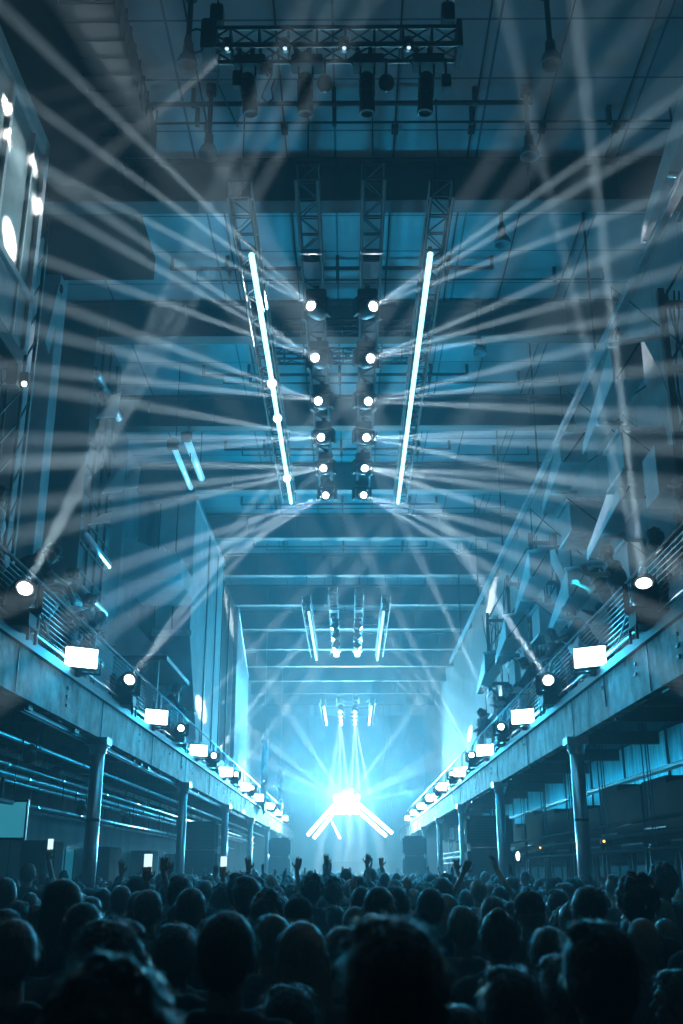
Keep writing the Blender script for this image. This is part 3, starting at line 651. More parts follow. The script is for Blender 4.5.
# low back wall window strip right
t = thing('window_strip', 'dim blue window strip low behind the shadow boxes on the right', 'window', (6.96, 14, 1.2))
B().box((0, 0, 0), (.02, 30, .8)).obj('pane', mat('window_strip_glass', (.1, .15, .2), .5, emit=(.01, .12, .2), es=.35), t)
b = B().box((-.05, 0, -.08), (.02, 30, 0)).box((-.05, 0, .8), (.02, 30, .88))
for q in range(21): b.box((-.04, q*1.5, 0), (.0, q*1.5+.05, .8))
b.obj('frame', 'darkpaint', t)
# washes added below the balconies to light the pipes and pale panels
area((-3.92, 22, 3.7), (-1, 0, -.22), 22, .05, 13, CYAN, 60); area((-3.92, 46, 3.7), (-1, 0, -.22), 24, .05, 15, CYAN, 60)
area((5.2, 21, 3.5), (1, 0, .25), 17, .04, 75, CYAN, 150); area((5.2, 41, 3.5), (1, 0, .25), 22, .04, 80, CYAN, 150)
for s, side in ((-1, 'left'), (1, 'right')):
    t = thing('added_strip_light', ('slim added strip light under the left balcony edge', 'slim added strip light along the shadow box tops under the right balcony')[s > 0], 'strip light', ((-3.9, 13, 3.76) if s < 0 else (5.2, 13, 3.38)))
    B().box((-.05, 0, .02), (.05, 37, .08)).obj('housing', 'black', t)
    B().box((-.02, 0, .0), (.02, 37, .02)).obj('diffuser', 'grey', t)

# PA stacks
for k, (x, y, n, w_, nm) in enumerate(((-4.3, 33, 4, 1.1, 'tall black loudspeaker stack under the left balcony'), (3.95, 29.5, 4, 1.25, 'tall black loudspeaker stack by second column on the right'), (-3.0, 50, 4, 1.0, 'distant black loudspeaker stack on the left near the stage'), (2.95, 47, 4, 1.0, 'distant black loudspeaker stack on the right near the stage'))):
    t = thing('loudspeaker_stack', nm, 'loudspeaker', (x, y, 0))
    hh = 3.3/n
    for q in range(n):
        c = B().bbox((0, 0, q*hh+hh/2), (w_, .9, hh-.02)).obj('cabinet', 'matte', t)
        g = B()
        for a in range(10): g.box((-w_*.44, -.465, q*hh+.07+a*.07), (w_*.44, -.45, q*hh+.1+a*.07))
        g.obj('grille', 'black', c)
        each(B().bbox((-w_*.51, 0, q*hh+hh/2), (.02, .2, .12)).bbox((w_*.51, 0, q*hh+hh/2), (.02, .2, .12)), 'handle', 'truss', c)

# ------------------------------------------------------------------ stage
t = thing('stage', 'raised stage at the far end of the hall', 'stage', (0, 66, 0))
B().box((-3.6, 0, 1.1), (3.6, 9, 1.3)).obj('deck', 'black', t); B().box((-3.6, 0, 0), (3.6, .06, 1.1)).obj('skirt', 'black', t)
B().box((-1.3, 3, 1.3), (1.3, 3.8, 2.4)).obj('dj_desk', 'black', t)
SB = [((308, 835), (345, 792)), ((314, 838), (352, 790)), ((392, 833), (346, 793)), ((386, 836), (340, 795)), ((340, 838), (332, 822))]
def onY(px, py, y): d = ray(px, py); return Vector((CX, 0, CZ))+d*(y/d.y)
for k, (a, b_) in enumerate(SB):
    p, q = onY(*a, 65.5+k*.25), onY(*b_, 66.5+k*.25)
    t = thing('stage_light_bar', '%s slanting white light bar in the glowing cross above the stage' % ORD[k].replace('nearest', 'first').capitalize(), 'light bar', p, 'slanting light bars above the stage')
    B().cyl((0, 0, 0), q-p, (.1 if k < 4 else .05), n=10).obj('tube', 'bar', t, True)
    B().cyl((0, .12, 0), q-p+Vector((0, .12, 0)), .05, n=8).obj('bar_housing', 'black', t)
    B().cyl((0, .12, 0), (0, .12, (12.4 if k != 4 else 10.7)-p.z), .015).obj('suspension_wire', 'black', t)
t = thing('stage_blinder', 'blinding cluster of white lamps at the centre of the glowing cross', 'stage light', (0, 66, 5.6))
B().bbox((0, .2, .1), (1.7, .2, 1.3)).obj('frame', 'black', t)
for i in range(4):
    for j in range(3): B().sph((-.6+i*.4, .05, -.3+j*.4), (.2, .08, .2), 14, 8).obj('lamp', 'bar', t, True)
C0 = Vector((-.05, 65.6, 5.75))
l = bpy.data.lights.new('stage_glow', 'SPOT'); l.energy = 42000; l.spot_size = R(120); l.spot_blend = 1; l.color = (.25, .72, .92); l.shadow_soft_size = .5
o = bpy.data.objects.new('stage_glow', l); COL.objects.link(o); o.location = C0; o.rotation_euler = aim((0, -1, .12))
for a in ((450, 745), (432, 765), (480, 780), (250, 730), (262, 760), (290, 715), (420, 700), (225, 775)):
    spot(C0, at(*a, 48), 520000, 1.8, (.8, .95, 1), .7)
for k, x in enumerate((-2.2, -1.5, -.8, -.1, .6, 1.3, 2.0)):
    spot((x, 65, 5.2), (x*1.5, 63.5, 0), 26000, 7, (.6, .88, 1), 1.)
# deep blue washes added to brighten the far haze, without fixtures
for k, (y, e) in enumerate(((30, 450), (40, 1600), (52, 3800), (61, 5000))):
    for s in (-1, 1):
        spot((s*3.2, y, 5.6), (-s*1.5, y-9, 7.0), e*1.5, 90, (.1, .5, .82) if k > 1 else BLUE, 1., .4)
        spot((s*1.4, y, 10.9), (s*.5, y-7, 4.5), e*.8, 90, (.1, .5, .82) if k > 1 else BLUE, 1., .4)
# spots added at the left tiny truss lamp for bright patches on the cabin glazing
for k, (a, pw) in enumerate((((6, 105), 1.), ((8, 140), 1.), ((34, 166), .6), ((10, 238), 1.4), ((36, 205), .5))):
    d = ray(*a); T = Vector((CX, 0, CZ))+d*((-4.0-CX)/d.x)
    src = Vector((-1.1, 8.86, 10.1)); spot(src, T, 9000*pw, 4.2 if k != 3 else 7.5)
spot((TX-1.0, 15, 10.6), (-4, 10.6, 9.8), 5200, 26, (.6, .9, 1), 1., .1)  # wide soft spot added to brighten the cabin front
# ------------------------------------------------------------------ people
def remesh(name, b, material, vox, smooth_it=2, fn=None):
    me = b.mesh(name+'_raw', M[material]); o = bpy.data.objects.new('tmp', me); COL.objects.link(o)
    m = o.modifiers.new('r', 'REMESH'); m.mode = 'VOXEL'; m.voxel_size = vox; m.use_smooth_shade = True
    s = o.modifiers.new('s', 'SMOOTH'); s.factor = .5; s.iterations = smooth_it
    dg = bpy.context.evaluated_depsgraph_get(); out = bpy.data.meshes.new_from_object(o.evaluated_get(dg)); out.name = name
    bpy.data.objects.remove(o); bpy.data.meshes.remove(me)
    out.materials.clear(); out.materials.append(M[material])
    if fn:
        for v in out.vertices: v.co = fn(v.co)
    for p in out.polygons: p.use_smooth = True
    return out
def vec(*a): return Vector(a)

def hand(b, w, d, n, curl=.5, side=1, spread=.12, sc_=1.0):
    """w wrist, d direction of fingers, n palm normal; five fingers of different length"""
    d = Vector(d).normalized(); n = Vector(n).normalized(); x = d.cross(n).normalized()*side
    c = w+d*.045*sc_
    mt = Matrix((x, d, n)).transposed()
    b.sph(c, (.042*sc_, .052*sc_, .019*sc_), 12, 8, mt)
    b.cap(w, w+d*.03, .025*sc_, .028*sc_, 10)
    for i, (off, ln) in enumerate(((-.031, .066), (-.011, .078), (.011, .073), (.030, .058))):
        p = w+d*.082*sc_+x*off*sc_; a = 0; dd = (d+x*off*spread*25).normalized()
        for q, f in enumerate((.45, .32, .25)):
            a += curl*(.35+.35*q); e = p+(dd*math.cos(a)+n*math.sin(a))*ln*f*sc_
            b.cap(p, e, (.0095-.001*q)*sc_, (.0088-.001*q)*sc_, 8); p = e
    p = w+d*.03*sc_+x*(-.034)*sc_
    e = p+(d*.6-x*.75+n*.25).normalized()*.036*sc_; b.cap(p, e, .012*sc_, .0105*sc_, 8)
    e2 = e+(d*.9-x*.25+n*(.2+curl*.4)).normalized()*.03*sc_; b.cap(e, e2, .0105*sc_, .009*sc_, 8)

def head_parts(b, H, rot):
    """head centred at H, rot turns it (Matrix 3x3)"""
    def P(x, y, z): return H+rot @ Vector((x, y, z))
    b.sph(P(0, -.012, .018), (.076, .094, .098), 20, 14, rot)
    b.sph(P(0, .028, -.055), (.056, .062, .062), 16, 10, rot)
    b.sph(P(0, .062, -.098), (.026, .024, .02), 12, 8, rot)      # chin
    b.cap(P(0, .086, .0), P(0, .108, -.032), .009, .014, 8)      # nose
    b.sph(P(0, .084, .022), (.05, .014, .013), 12, 8, rot)       # brow
    b.sph(P(0, .088, -.062), (.024, .010, .006), 10, 6, rot)     # upper lip
    b.sph(P(0, .086, -.071), (.020, .010, .006), 10, 6, rot)
    for s in (-1, 1):
        b.sph(P(.079*s, -.012, -.012), (.011, .021, .033), 10, 8, rot)
        b.sph(P(.03*s, .070, .001), (.014, .012, .011), 10, 8, rot)
        b.sph(P(.045*s, .055, -.035), (.022, .022, .02), 10, 8, rot)

def make_body(name, arms, lean=0., turn=0., nod=0., fem=False, bend=0.):
    """arms: list of two dicts (left, right) with elbow, wrist, fingers, normal, curl in root space (z up, +y forward)"""
    Lm = Matrix.Rotation(-lean, 3, 'X'); P0 = vec(0, 0, .95)
    def U(x, y, z): return P0+Lm @ (vec(x, y, z)-P0)
    b = B(); s1 = .93 if fem else 1
    b.sph(U(0, -.005, .98), (.165, .12, .13), 16, 12); b.sph(U(0, 0, 1.12), (.135*s1, .1, .15), 16, 12, Lm)
    b.sph(U(0, 0, 1.29), (.165*s1, .115, .18), 16, 12, Lm); b.cap(U(-.155*s1, -.005, 1.415), U(.155*s1, -.005, 1.415), .062)
    b.cap(U(-.09, 0, 1.45), U(.09, 0, 1.45), .05)
    b.cap(U(0, -.01, 1.43), U(0, .012, 1.56), .062, .052)
    rot = Lm @ Matrix.Rotation(nod, 3, 'X') @ Matrix.Rotation(turn, 3, 'Z')
    H = U(0, .012, 1.645); head_parts(b, H, rot)
    for s in (-1, 1):
        hp, kn, an = vec(.088*s, 0, .92), vec(.1*s, .025+bend*.1, .5), vec(.105*s, -.01, .085)
        b.cap(hp, kn, .086, .056); b.cap(kn, an, .056, .038); b.sph(kn.lerp(an, .3)+vec(0, -.02, 0), (.05, .055, .1))
        b.cap(vec(.108*s, -.035, .035), vec(.125*s, .15, .03), .035, .028)
    sh = [U(-.185*s1, -.005, 1.41), U(.185*s1, -.005, 1.41)]
    for k, a in enumerate(arms):
        e, w_ = Vector(a['e']), Vector(a['w'])
        b.cap(sh[k], e, .05*s1, .038*s1); b.cap(e, w_, .039*s1, .025); b.sph(e.lerp(w_, .25), (.041,)*3)
        hand(b, w_, a.get('f', w_-e), a.get('n', (0, 1, 0)), a.get('c', .5), -1 if k == 0 else 1)
    body = remesh('body', b, 'skin', .0078, 2)
    # shirt
    c = B()
    c.sph(U(0, -.005, .99), (.18, .135, .12), 16, 12); c.sph(U(0, 0, 1.12), (.155*s1, .118, .15), 16, 12, Lm)
    c.sph(U(0, 0, 1.29), (.182*s1, .132, .178), 16, 12, Lm); c.cap(U(-.155*s1, -.005, 1.41), U(.155*s1, -.005, 1.41), .078)
    c.cap(U(-.07, -.01, 1.45), U(.07, -.01, 1.45), .062); c.sph(U(0, -.01, 1.49), (.068, .066, .022), 14, 8, Lm)
    for k, a in enumerate(arms):
        e = Vector(a['e']); c.cap(sh[k], sh[k].lerp(e, .72), .064, .056)
        if a.get('long'): c.cap(sh[k], e, .06, .05); c.cap(e, Vector(a['w']), .05, .036)
    shirt = remesh('shirt', c, 'shirt_black', .011, 2)
    d = B(); d.sph(vec(0, -.005, .96), (.178, .132, .11), 16, 12)
    for s in (-1, 1):
        hp, kn, an = vec(.088*s, 0, .9), vec(.1*s, .02+bend*.1, .5), vec(.105*s, -.01, .1)
        d.cap(hp, kn, .1, .072); d.cap(kn, an, .072, .056)
    trousers = remesh('trousers', d, 'jeans', .013, 2)
    return dict(name=name, body=body, shirt=shirt, trousers=trousers, H=H, rot=rot)

def hair_mesh(kind, material, seed):
    """built around the head centre, root space of the head"""
    rr = random.Random(seed); b = B()
    if kind == 'cap':
        b.sph((0, -.01, .04), (.088, .106, .082), 20, 14); b.cap((-.045, .095, .035), (.045, .095, .035), .012); b.cap((-.03, .135, .03), (.03, .135, .03), .01); b.sph((0, .1, .034), (.06, .055, .009)); b.sph((0, -.01, .122), .01)
        return remesh('cap', b, 'cap', .005, 1)
    sx = {'short': 1.0, 'curly': 1.16, 'long': 1.05, 'bun': 1.0, 'full': 1.08}[kind]
    b.sph((0, -.02, .026), (.086*sx, .104*sx, .102*sx), 22, 16)
    b.sph((0, -.06, -.02), (.07*sx, .055*sx, .07*sx), 18, 12)
    if kind == 'short': b.sph((0, .03, .085), (.06, .055, .038), 14, 10)
    if kind == 'full': b.sph((.01, .03, .09), (.07, .06, .048), 14, 10); b.sph((-.03, -.02, .11), (.05, .05, .03), 12, 8)
    if kind == 'bun': b.sph((0, -.09, .1), (.042, .042, .04), 14, 10)
    if kind == 'long':
        for s in (-1, 0, 1):
            b.cap((.05*s, -.05, -.03), (.07*s, -.085, -.25), .05, .035)
            b.cap((.03*s, -.075, -.03), (.035*s, -.1, -.3), .045, .03)
        for s in (-1, 1): b.cap((.078*s, -.01, .0), (.1*s, -.02, -.22), .03, .026)
    if kind == 'curly':
        for q in range(90):
            u = rr.uniform(-.35, 1); a = rr.uniform(0, 6.283); r = math.sqrt(max(0, 1-u*u)); p = Vector((.09*r*math.cos(a), -.02+.105*r*math.sin(a), .03+.11*u))
            if p.y > .06 and p.z < .03: continue
            b.sph(p, rr.uniform(.02, .034), 8, 6)
    def fn(co):
        co = co.copy()
        if co.y > .035 and co.z < .045 and kind != 'curly': co = Vector((co.x*.8, .035+(co.y-.035)*.25, co.z))
        n = 1+rr.uniform(-.012, .012)
        return co*n
    me = remesh('hair', b, material, .0075, 1, fn)
    # add loose strands on the surface
    src = list(me.vertices); k0 = len(src); vs_ = []; fs_ = []
    cen = Vector((0, -.02, .01)); N = {'short': 900, 'curly': 900, 'long': 1000, 'bun': 500, 'full': 1100}[kind]
    for q in range(N):
        v = rr.choice(src); co = v.co.copy()
        if co.y > .03 and co.z < .05: continue
        nr = (co-cen).normalized(); dn = Vector((rr.uniform(-.5, .5), -.3+rr.uniform(-.4, .4), -.9)); tg = (dn-nr*dn.dot(nr)).normalized()
        ln = rr.uniform(.02, .05); lift = rr.uniform(.08, .5)*(1.6 if kind in ('curly', 'full') else 1)
        p1 = co-nr*.003; p2 = co+tg*ln*.5+nr*ln*lift*.5; p3 = co+tg*ln+nr*ln*lift*.55
        sd = tg.cross(nr).normalized()*.0013
        i = len(vs_); vs_ += [p1-sd, p1+sd, p2+sd, p2-sd, p3]; fs_ += [(i, i+1, i+2, i+3), (i+3, i+2, i+4)]
    me2 = bpy.data.meshes.new('hair')
    allv = [v.co[:] for v in me.vertices]+[tuple(v) for v in vs_]
    allf = [tuple(p.vertices) for p in me.polygons]+[tuple(j+k0 for j in f) for f in fs_]
    me2.from_pydata(allv, [], allf); me2.materials.append(M[material])
    for p in me2.polygons: p.use_smooth = True
    me2.update(); return me2

DOWN = [dict(e=(-.25, -.03, 1.13), w=(-.24, .06, .88), f=(0, .15, -1), n=(1, 0, 0), c=.5), dict(e=(.25, -.03, 1.13), w=(.24, .06, .88), f=(0, .15, -1), n=(-1, 0, 0), c=.5)]
POSE = {
 'stand': make_body('stand', DOWN),
 'turned': make_body('turned', DOWN, turn=R(32), nod=R(4), fem=True),
 'fem': make_body('fem', DOWN, fem=True, turn=R(-8)),
 'both_up': make_body('both_up', [dict(e=(-.34, .08, 1.55), w=(-.27, .14, 1.82), f=(-.15, .1, 1), n=(0, -1, .2), c=.25), dict(e=(.34, .08, 1.55), w=(.30, .14, 1.82), f=(.2, .1, 1), n=(0, -1, .2), c=.35)], nod=R(5)),
 'one_up': make_body('one_up', [DOWN[0], dict(e=(.27, .16, 1.5), w=(.17, .2, 1.8), f=(-.05, .1, 1), n=(0, 1, 0), c=.75)]),
 'frame': make_body('frame', [dict(e=(-.3, .12, 1.55), w=(-.13, .2, 1.84), f=(.55, .1, 1), n=(0, -1, 0), c=.35), dict(e=(.36, .1, 1.6), w=(.22, .2, 1.88), f=(-.2, .1, 1), n=(-1, -.3, 0), c=.7)]),
 'lean': make_body('lean', [dict(e=(-.26, .38, 1.12), w=(-.03, .55, 1.1), f=(1, .25, -.05), n=(0, 0, -1), c=.3, long=1), dict(e=(.26, .38, 1.12), w=(.05, .50, 1.13), f=(-1, .2, 0), n=(0, 0, -1), c=.3, long=1)], lean=R(30), nod=R(10), turn=R(-12)),
 'lean_low': make_body('lean_low', [dict(e=(-.27, .52, 1.0), w=(-.12, .72, .93), f=(.5, .6, -.7), n=(0, 0, -1), c=.5), dict(e=(.27, .52, 1.02), w=(.14, .72, .95), f=(-.4, .6, -.7), n=(0, 0, -1), c=.5)], lean=R(52), nod=R(25), turn=R(18)),
 'hand_head': make_body('hand_head', [dict(e=(-.36, .34, 1.30), w=(-.14, .22, 1.58), f=(.6, 0, .8), n=(0, -1, 0), c=.6), dict(e=(.26, .38, 1.12), w=(.05, .50, 1.12), f=(-1, .2, 0), n=(0, 0, -1), c=.3)], lean=R(22), turn=R(10)),
 'cheer': make_body('cheer', [dict(e=(-.3, .25, 1.25), w=(-.12, .46, 1.3), f=(.1, .4, 1), n=(1, 0, 0), c=.3), dict(e=(.3, .36, 1.22), w=(.14, .55, 1.25), f=(-.8, .5, .3), n=(0, 0, -1), c=.4)], lean=R(14)),
}
HAIR = {}
for kind, mt in (('short', 'hair_dark'), ('full', 'hair_dark'), ('curly', 'hair_dark'), ('long', 'hair_brown'), ('bun', 'hair_brown'), ('cap', 'cap')):
    HAIR[kind] = hair_mesh(kind, mt, 3)
def recol(me, m):
    c = me.copy(); c.materials.clear(); c.materials.append(M[m]); return c
HAIR['short_fair'] = recol(HAIR['short'], 'hair_fair'); HAIR['long_fair'] = recol(HAIR['long'], 'hair_fair'); HAIR['short_brown'] = recol(HAIR['short'], 'hair_brown')
SH = {}
def person(pose, hair, shirt, loc, rz, h, label, group=None, wide=1.):
    P = POSE[pose]; k = h/1.76
    t = thing('person', label, 'person', loc, group); t.scale = (k*wide, k*wide, k); t.rotation_euler = (0, 0, rz)
    mobj('body', P['body'], t)
    if (pose, shirt) not in SH: SH[(pose, shirt)] = recol(P['shirt'], shirt)
    mobj('shirt', SH[(pose, shirt)], t); mobj('trousers', P['trousers'], t)
    if hair:
        o = mobj('cap' if hair == 'cap' else 'hair', HAIR[hair], t); o.location = P['H']; o.rotation_euler = P['rot'].to_euler()
    return t
def phone(p, rz, tilt, label, lit=True):
    t = thing('smartphone', label, 'phone', p, None, (tilt, 0, rz))
    B().bbox((0, 0, 0), (.078, .01, .155)).obj('phone_body', 'black', t)
    B().box((-.035, -.0075, -.072), (.035, -.0055, .072)).obj('screen', 'phone' if lit else 'glass', t)
    return t

HN = {'short': 'short dark hair', 'full': 'full tousled dark hair', 'curly': 'curly dark hair', 'long': 'long brown hair', 'bun': 'brown hair tied in a bun', 'cap': 'a dark cap', 'short_fair': 'short fair hair', 'long_fair': 'long fair hair', 'short_brown': 'short brown hair', None: 'a shaved head'}
SN = {'shirt_black': 'black top', 'shirt_navy': 'navy top', 'shirt_grey': 'grey top', 'shirt_white': 'pale top'}
taken = []
def head_at(px, top, wpx, pose, hair, shirt, label, turn=0., ground=0.):
    """person standing so that the top of the head shows at (px, top) and is wpx wide"""
    fat = {'curly': .23, 'full': .205, 'long': .2}.get(hair, .185)
    d = fat*F/wpx; p = at(px, top, d)
    h = max(1.48, min(1.98, p.z-ground-(.02 if hair else 0)))
    taken.append((p.x, p.y)); return person(pose, hair, shirt, (p.x, p.y-.012, ground), turn, h, label)
NEAR = [
 (395, 918, 112, 'stand', 'full', 'shirt_black', 'person with large dark tousled hair right in front of the camera, right of centre', 0),
 (596, 921, 82, 'stand', 'full', 'shirt_black', 'person with a thick dark haircut at lower right, large black silhouette', .1),
 (113, 972, 140, 'stand', 'curly', 'shirt_black', 'person with big curly hair at the bottom left, closest of all', 0),
 (228, 908, 62, 'stand', 'short', 'shirt_black', 'tall person with short dark hair left of the picture centre line, plain black silhouette', 0),
 (115, 920, 76, 'fem', 'full', 'shirt_navy', 'person with rounded dark hair just beyond the big curly head', 0),
 (462, 904, 34, 'stand', 'short_fair', 'shirt_grey', 'person with a small fair rim lit round head right of the tousled head', .1),
 (512, 966, 74, 'fem', 'full', 'shirt_navy', 'person with wide dark hair at the bottom, between the two large silhouettes on the right', 0),
 (271, 912, 40, 'turned', 'short_fair', 'shirt_grey', 'person with fair hair peeking out right of the tall short haired person', 0),
 (303, 920, 50, 'fem', 'long_fair', 'shirt_grey', 'woman with long fair hair in the centre left of the near crowd', 0),
 (342, 924, 46, 'stand', 'short', 'shirt_navy', 'person with short dark hair between the long fair hair and the tousled head', 0),
 (16, 916, 54, 'stand', 'short_brown', 'shirt_black', 'person with rim lit brown hair at the left picture edge', .2),
 (379, 886, 34, 'fem', 'long', 'shirt_black', 'woman with long hair showing just above the big tousled head', 0),
 (548, 924, 46, 'stand', 'short_brown', 'shirt_grey', 'person with rim lit head just left of the lower right silhouette', .15),
 (641, 918, 40, 'stand', None, 'shirt_grey', 'person with a lit shaved head right of the thick haircut', 0),
 (676, 966, 50, 'turned', 'short', 'shirt_black', 'person cut by the right picture edge near the bottom', .6),
 (430, 886, 29, 'stand', 'short', 'shirt_navy', 'person with round dark head above the gap right of the tousled head', 0),
 (192, 886, 32, 'stand', 'short', 'shirt_black', 'person with short dark hair beyond the tall person, to the left', 0),
 (62, 878, 40, 'turned', 'long', 'shirt_black', 'woman with lit edge of long hair by the left column', .3),
 (498, 908, 40, 'fem', 'bun', 'shirt_black', 'woman with tied up hair right of the fair rim lit head', 0),
 (240, 873, 26, 'stand', 'full', 'shirt_navy', 'person with tousled hair left of the hall centre in mid crowd', 0),
 (661, 866, 28, 'stand', 'curly', 'shirt_black', 'tall person with bushy hair near the right edge, in front of the shadow boxes', 0),
 (292, 984, 66, 'fem', 'full', 'shirt_black', 'person whose dark crown shows at the bottom left of centre', 0),
 (458, 1000, 70, 'stand', 'short', 'shirt_black', 'person whose crown shows at the bottom edge beside the tousled head', 0),
 (178, 924, 50, 'stand', 'full', 'shirt_navy', 'person with full dark hair left of the tall short haired person', 0),
 (587, 884, 36, 'stand', 'short', 'shirt_navy', 'person in the row beyond the lower right silhouette with short dark hair', 0),
 (150, 888, 30, 'fem', 'short_brown', 'shirt_black', 'person with brown cropped hair seen above the bottom left group', 0),
 (312, 876, 24, 'stand', 'curly', 'shirt_navy', 'person with curly hair in the mid crowd left of the stage axis', 0),
 (528, 888, 32, 'stand', 'cap', 'shirt_black', 'person wearing a dark cap in the right mid crowd', 0),
 (85, 900, 44, 'stand', 'short', 'shirt_grey', 'person with short hair beyond the left brown haired person', .2),
]
for a in NEAR: head_at(*a)
# people with arms in the air
def arms_up(px, top, wpx, pose, hair, shirt, label, turn=0): return head_at(px, top, wpx, pose, hair, shirt, label, turn)
a = arms_up(478, 879, 17.5, 'frame', 'short_fair', 'shirt_white', 'person in a pale top raising both hands beside the second right column', 0)
a = arms_up(122, 884, 22, 'one_up', 'short', 'shirt_black', 'person holding up a lit phone with one raised arm near the left column', 0)
pa = a
def world(o, v): return o.location+Vector((v[0]*o.scale.x, v[1]*o.scale.y, v[2]*o.scale.z))
phone(world(pa, (.17, .225, 1.95)), 0, R(0), 'lit phone held up over the crowd just right of the nearest left column')
for k, (px, top, wp, ps, hr, lb) in enumerate(((346, 868, 12, 'both_up', 'short', 'person with both arms high in front of the stage, left one of two'), (371, 868, 11, 'one_up', 'short', 'person with one arm high in front of the stage, right one of two'), (271, 874, 15, 'both_up', 'long_fair', 'fair haired person with raised hands left in the mid crowd'), (205, 880, 19, 'one_up', 'full', 'person filming with a bright phone by the left loudspeaker stack'), (445, 872, 14, 'one_up', 'short', 'person raising one arm in front of the right loudspeaker stack'))):
    a = arms_up(px, top, wp, ps, hr, 'shirt_black', lb)
    if k == 3: phone(world(a, (.17, .225, 1.95)), 0, 0, 'bright phone held up in front of the left loudspeaker stack')
a = head_at(29, 862, 14.5, 'one_up', 'short', 'shirt_black', 'person stretching a phone up left of the nearest left column', 0)
phone(world(a, (.17, .225, 1.97)), 0, 0, 'small lit phone high on the left under the balcony, left of the nearest column')

# the packed crowd: filled row by row from the camera
def free(x, y, r): return all((x-a)**2+(y-b)**2 > r*r for a, b in taken)
OBST = [(s*3.72, 16.5+8.75*k, .5) for s in (-1, 1) for k in range(7)]+[(-4.35, 33, .95), (3.95, 29.5, 1.0), (-3.0, 50, .9), (2.95, 47, .9)]
cand = []
rr = random.Random(21); y = 2.0
while y < 24:
    lim = min(6.3, (y+1)*.36+.3); x = -lim+rr.uniform(0, .3)
    while x < lim:
        xx = x+rr.uniform(-.09, .09); yy = y+rr.uniform(-.09, .09); x += .56
        if xx > 4.7 and yy > 11: continue
        if any((xx-a)**2+(yy-b)**2 < r*r for a, b, r in OBST): continue
        if y < 3.6 and not free(xx, yy, .55): continue
        if not free(xx, yy, .47): continue
        cand.append((xx, yy)); taken.append((xx, yy))
    y += .56+(.04 if y < 6 else 0)
kinds = ['short', 'full', 'long', 'short', 'curly', 'bun', 'cap', 'short_brown', 'full', 'short', 'full', None, 'short_fair', 'long_fair', 'short', 'long', 'full', 'short_brown']
NIND = 246
zones = lambda x: 'under left balcony' if x < -3.7 else 'left part' if x < -1.6 else 'left of centre' if x < 0 else 'right of centre' if x < 1.7 else 'right part' if x < 3.7 else 'under right balcony'
for k, (x, y) in enumerate(cand[:NIND]):
    hr = rr.choice(kinds); ps = rr.choice(('stand', 'stand', 'fem', 'turned')); stt = rr.choice(('shirt_black', 'shirt_black', 'shirt_navy', 'shirt_grey'))
    h = rr.gauss(1.71, .075) if hr not in ('long', 'bun', 'long_fair') else rr.gauss(1.65, .06)
    h = max(1.52, min(1.84, h))
    if y < 3.4: h = min(h, 1.66)
    if rr.random() < .035 and y > 7: ps = rr.choice(('both_up', 'one_up'))
    band = 'front rows' if y < 5 else 'nearer rows' if y < 9 else 'middle rows' if y < 13 else 'farther rows'
    lab = 'person with %s%s, %s, %s' % (HN[hr], {'both_up': ', both arms up', 'one_up': ', one arm up', 'turned': ', head turned'}.get(ps, ' from behind'), band, zones(x))
    person(ps, hr, stt, (x, y, 0), rr.uniform(-.3, .3), h, lab, 'crowd: '+lab[12:])
# the rest of the crowd towards the stage
yfar = cand[NIND][1] if len(cand) > NIND else 24
b = B(); n = 0
spots_ = cand[NIND:]; y = 24.
while y < 64:
    x = -5.9
    while x < 6.3:
        xx = x+rr.uniform(-.15, .15); yy = y+rr.uniform(-.2, .2); x += .62
        if xx > 4.7 or any((xx-a)**2+(yy-b_)**2 < r*r for a, b_, r in OBST): continue
        spots_.append((xx, yy))
    y += .8
hb_ = B()
for x, y in spots_:
    h = rr.gauss(1.7, .08); s = h/1.76; a = rr.uniform(-.2, .2)
    b.sph((x, y, 1.3*s), (.2, .13, .26), 8, 6); b.cap((x-.17, y, 1.4*s), (x+.17, y, 1.4*s), .07, n=6); b.cyl((x, y, 1.4*s), (x, y+.01, 1.58*s), .055, n=6)
    b.cyl((x-.09, y, 0), (x-.09, y, 1.1*s), .06, .09, 6); b.cyl((x+.09, y, 0), (x+.09, y, 1.1*s), .06, .09, 6)
    b.sph((x, y+.01, 1.62*s), (.078, .09, .11), 8, 6)
    if rr.random() < .09:
        q = rr.choice((-1, 1)); b.cap((x+q*.18, y, 1.42*s), (x+q*.3, y+.1, 1.6*s), .045, .036, 6); b.cap((x+q*.3, y+.1, 1.6*s), (x+q*.22, y+.16, 1.9*s), .036, .026, 6); b.sph((x+q*.22, y+.17, 1.96*s), (.03, .02, .06), 6, 5)
    else:
        for q in (-1, 1): b.cap((x+q*.2, y, 1.4*s), (x+q*.25, y, 1.1*s), .045, .036, 6)
    hb_.sph((x, y-.015, 1.65*s), (.088, .1, .108), 8, 6)
t = thing('distant_crowd', 'the rest of the packed crowd reaching to the stage, tiny heads', 'crowd'); t['kind'] = 'stuff'
o = b.obj('figures', 'shirt_grey', t, True); o['kind'] = 'stuff'; o = hb_.obj('heads_of_hair', 'hair_dark', t, True); o['kind'] = 'stuff'

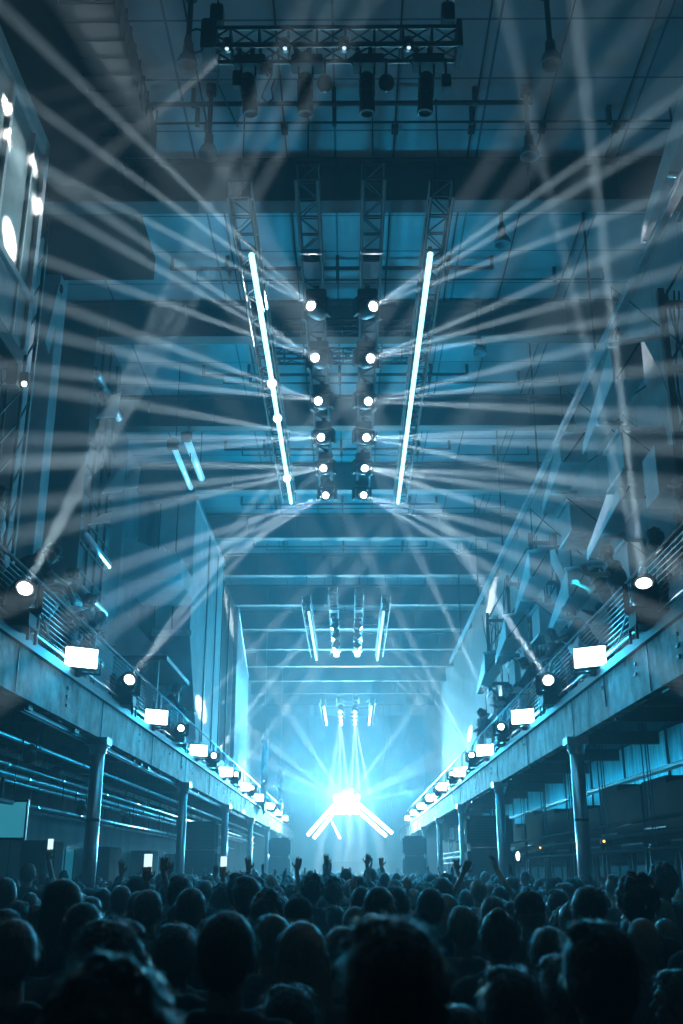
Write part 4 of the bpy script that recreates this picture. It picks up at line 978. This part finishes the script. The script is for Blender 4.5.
# people on the balconies: feet on the deck at 4.42, looking down into the hall
Z = 4.42
GAL = [
 (-4.12, 11.95, -.9, 1.92, 'stand', 'full', 'shirt_white', 'person in profile at the left picture edge on the left balcony'),
 (-4.25, 12.9, -1.1, 1.86, 'lean_low', 'cap', 'shirt_black', 'person in a dark cap bent over the left balcony rail'),
 (-4.2, 13.75, -1.3, 1.72, 'cheer', 'short', 'shirt_black', 'person behind the capped one on the left balcony with forearm raised'),
 (-4.26, 14.75, -1.2, 1.84, 'lean', 'short_brown', 'shirt_white', 'person in a pale shirt leaning on the left balcony rail'),
 (-4.26, 16.0, -1.0, 1.76, 'lean', 'full', 'shirt_navy', 'dark haired person leaning on the left balcony rail beside the pale shirt'),
 (-4.3, 17.3, -1.4, 1.7, 'hand_head', 'long', 'shirt_black', 'person with long hair and raised elbow on the left balcony'),
 (-4.3, 22.4, -1.3, 1.78, 'stand', 'short', 'shirt_black', 'person standing by the second lit unit on the left balcony'),
 (-4.25, 24.6, -1.3, 1.75, 'lean', 'curly', 'shirt_black', 'curly haired person leaning farther along the left balcony'),
 (-4.3, 26.3, -1.3, 1.74, 'cheer', 'short', 'shirt_grey', 'person with an arm out in front of the pale press cabinet'),
 (4.2, 11.75, 1.2, 1.96, 'stand', 'cap', 'shirt_black', 'tall black silhouetted person in a cap at the right picture edge'),
 (4.2, 13.05, 1.3, 1.7, 'stand', 'curly', 'shirt_black', 'bushy haired dark person leaning on the right balcony rail by the beam light'),
 (4.1, 14.35, 1.5, 1.95, 'cheer', None, 'shirt_black', 'bald person with lit head on the right balcony'),
 (4.24, 15.2, 1.2, 1.88, 'hand_head', 'short', 'shirt_navy', 'person on the right balcony with hand held against the head'),
 (4.24, 17.0, 1.3, 1.78, 'lean', 'full', 'shirt_black', 'person with tousled hair leaning low on the right balcony, past the hand on head one'),
 (4.2, 18.6, 1.3, 1.74, 'lean', 'long', 'shirt_navy', 'long haired person on the right balcony near the second beam light'),
 (4.2, 20.2, 1.2, 1.84, 'stand', 'curly', 'shirt_black', 'standing bushy haired person beyond the second right beam light'),
 (4.2, 21.6, 1.3, 1.8, 'lean', 'short', 'shirt_black', 'short haired leaning person by the second right flood light'),
 (4.24, 23.0, 1.3, 1.84, 'stand', 'short_brown', 'shirt_navy', 'brown haired standing person before the third right beam light'),
 (4.24, 25.4, 1.3, 1.8, 'cheer', 'full', 'shirt_black', 'person with arm stretched beyond the third right beam light'),
 (4.2, 27.6, 1.3, 1.82, 'stand', 'short', 'shirt_grey', 'grey topped person standing far along the right balcony'),
 (4.2, 29.0, 1.3, 1.78, 'lean', 'curly', 'shirt_black', 'leaning curly haired person far along the right balcony'),
 (4.2, 32.2, 1.3, 1.85, 'stand', 'full', 'shirt_black', 'last dark figure standing on the right balcony'),
]
for x, y, rz, h, ps, hr, stt, lab in GAL:
    person(ps, hr, stt, (x, y, Z), rz, h, lab)

sc.view_settings.view_transform = 'Standard'; sc.view_settings.look = 'None'; sc.view_settings.gamma = 1; sc.view_settings.use_curve_mapping = False
sc.view_settings.exposure = -.1
sc.cycles.volume_bounces = 0; sc.cycles.max_bounces = 4; sc.cycles.diffuse_bounces = 2; sc.cycles.use_denoising = True
sc.cycles.sample_clamp_indirect = 4
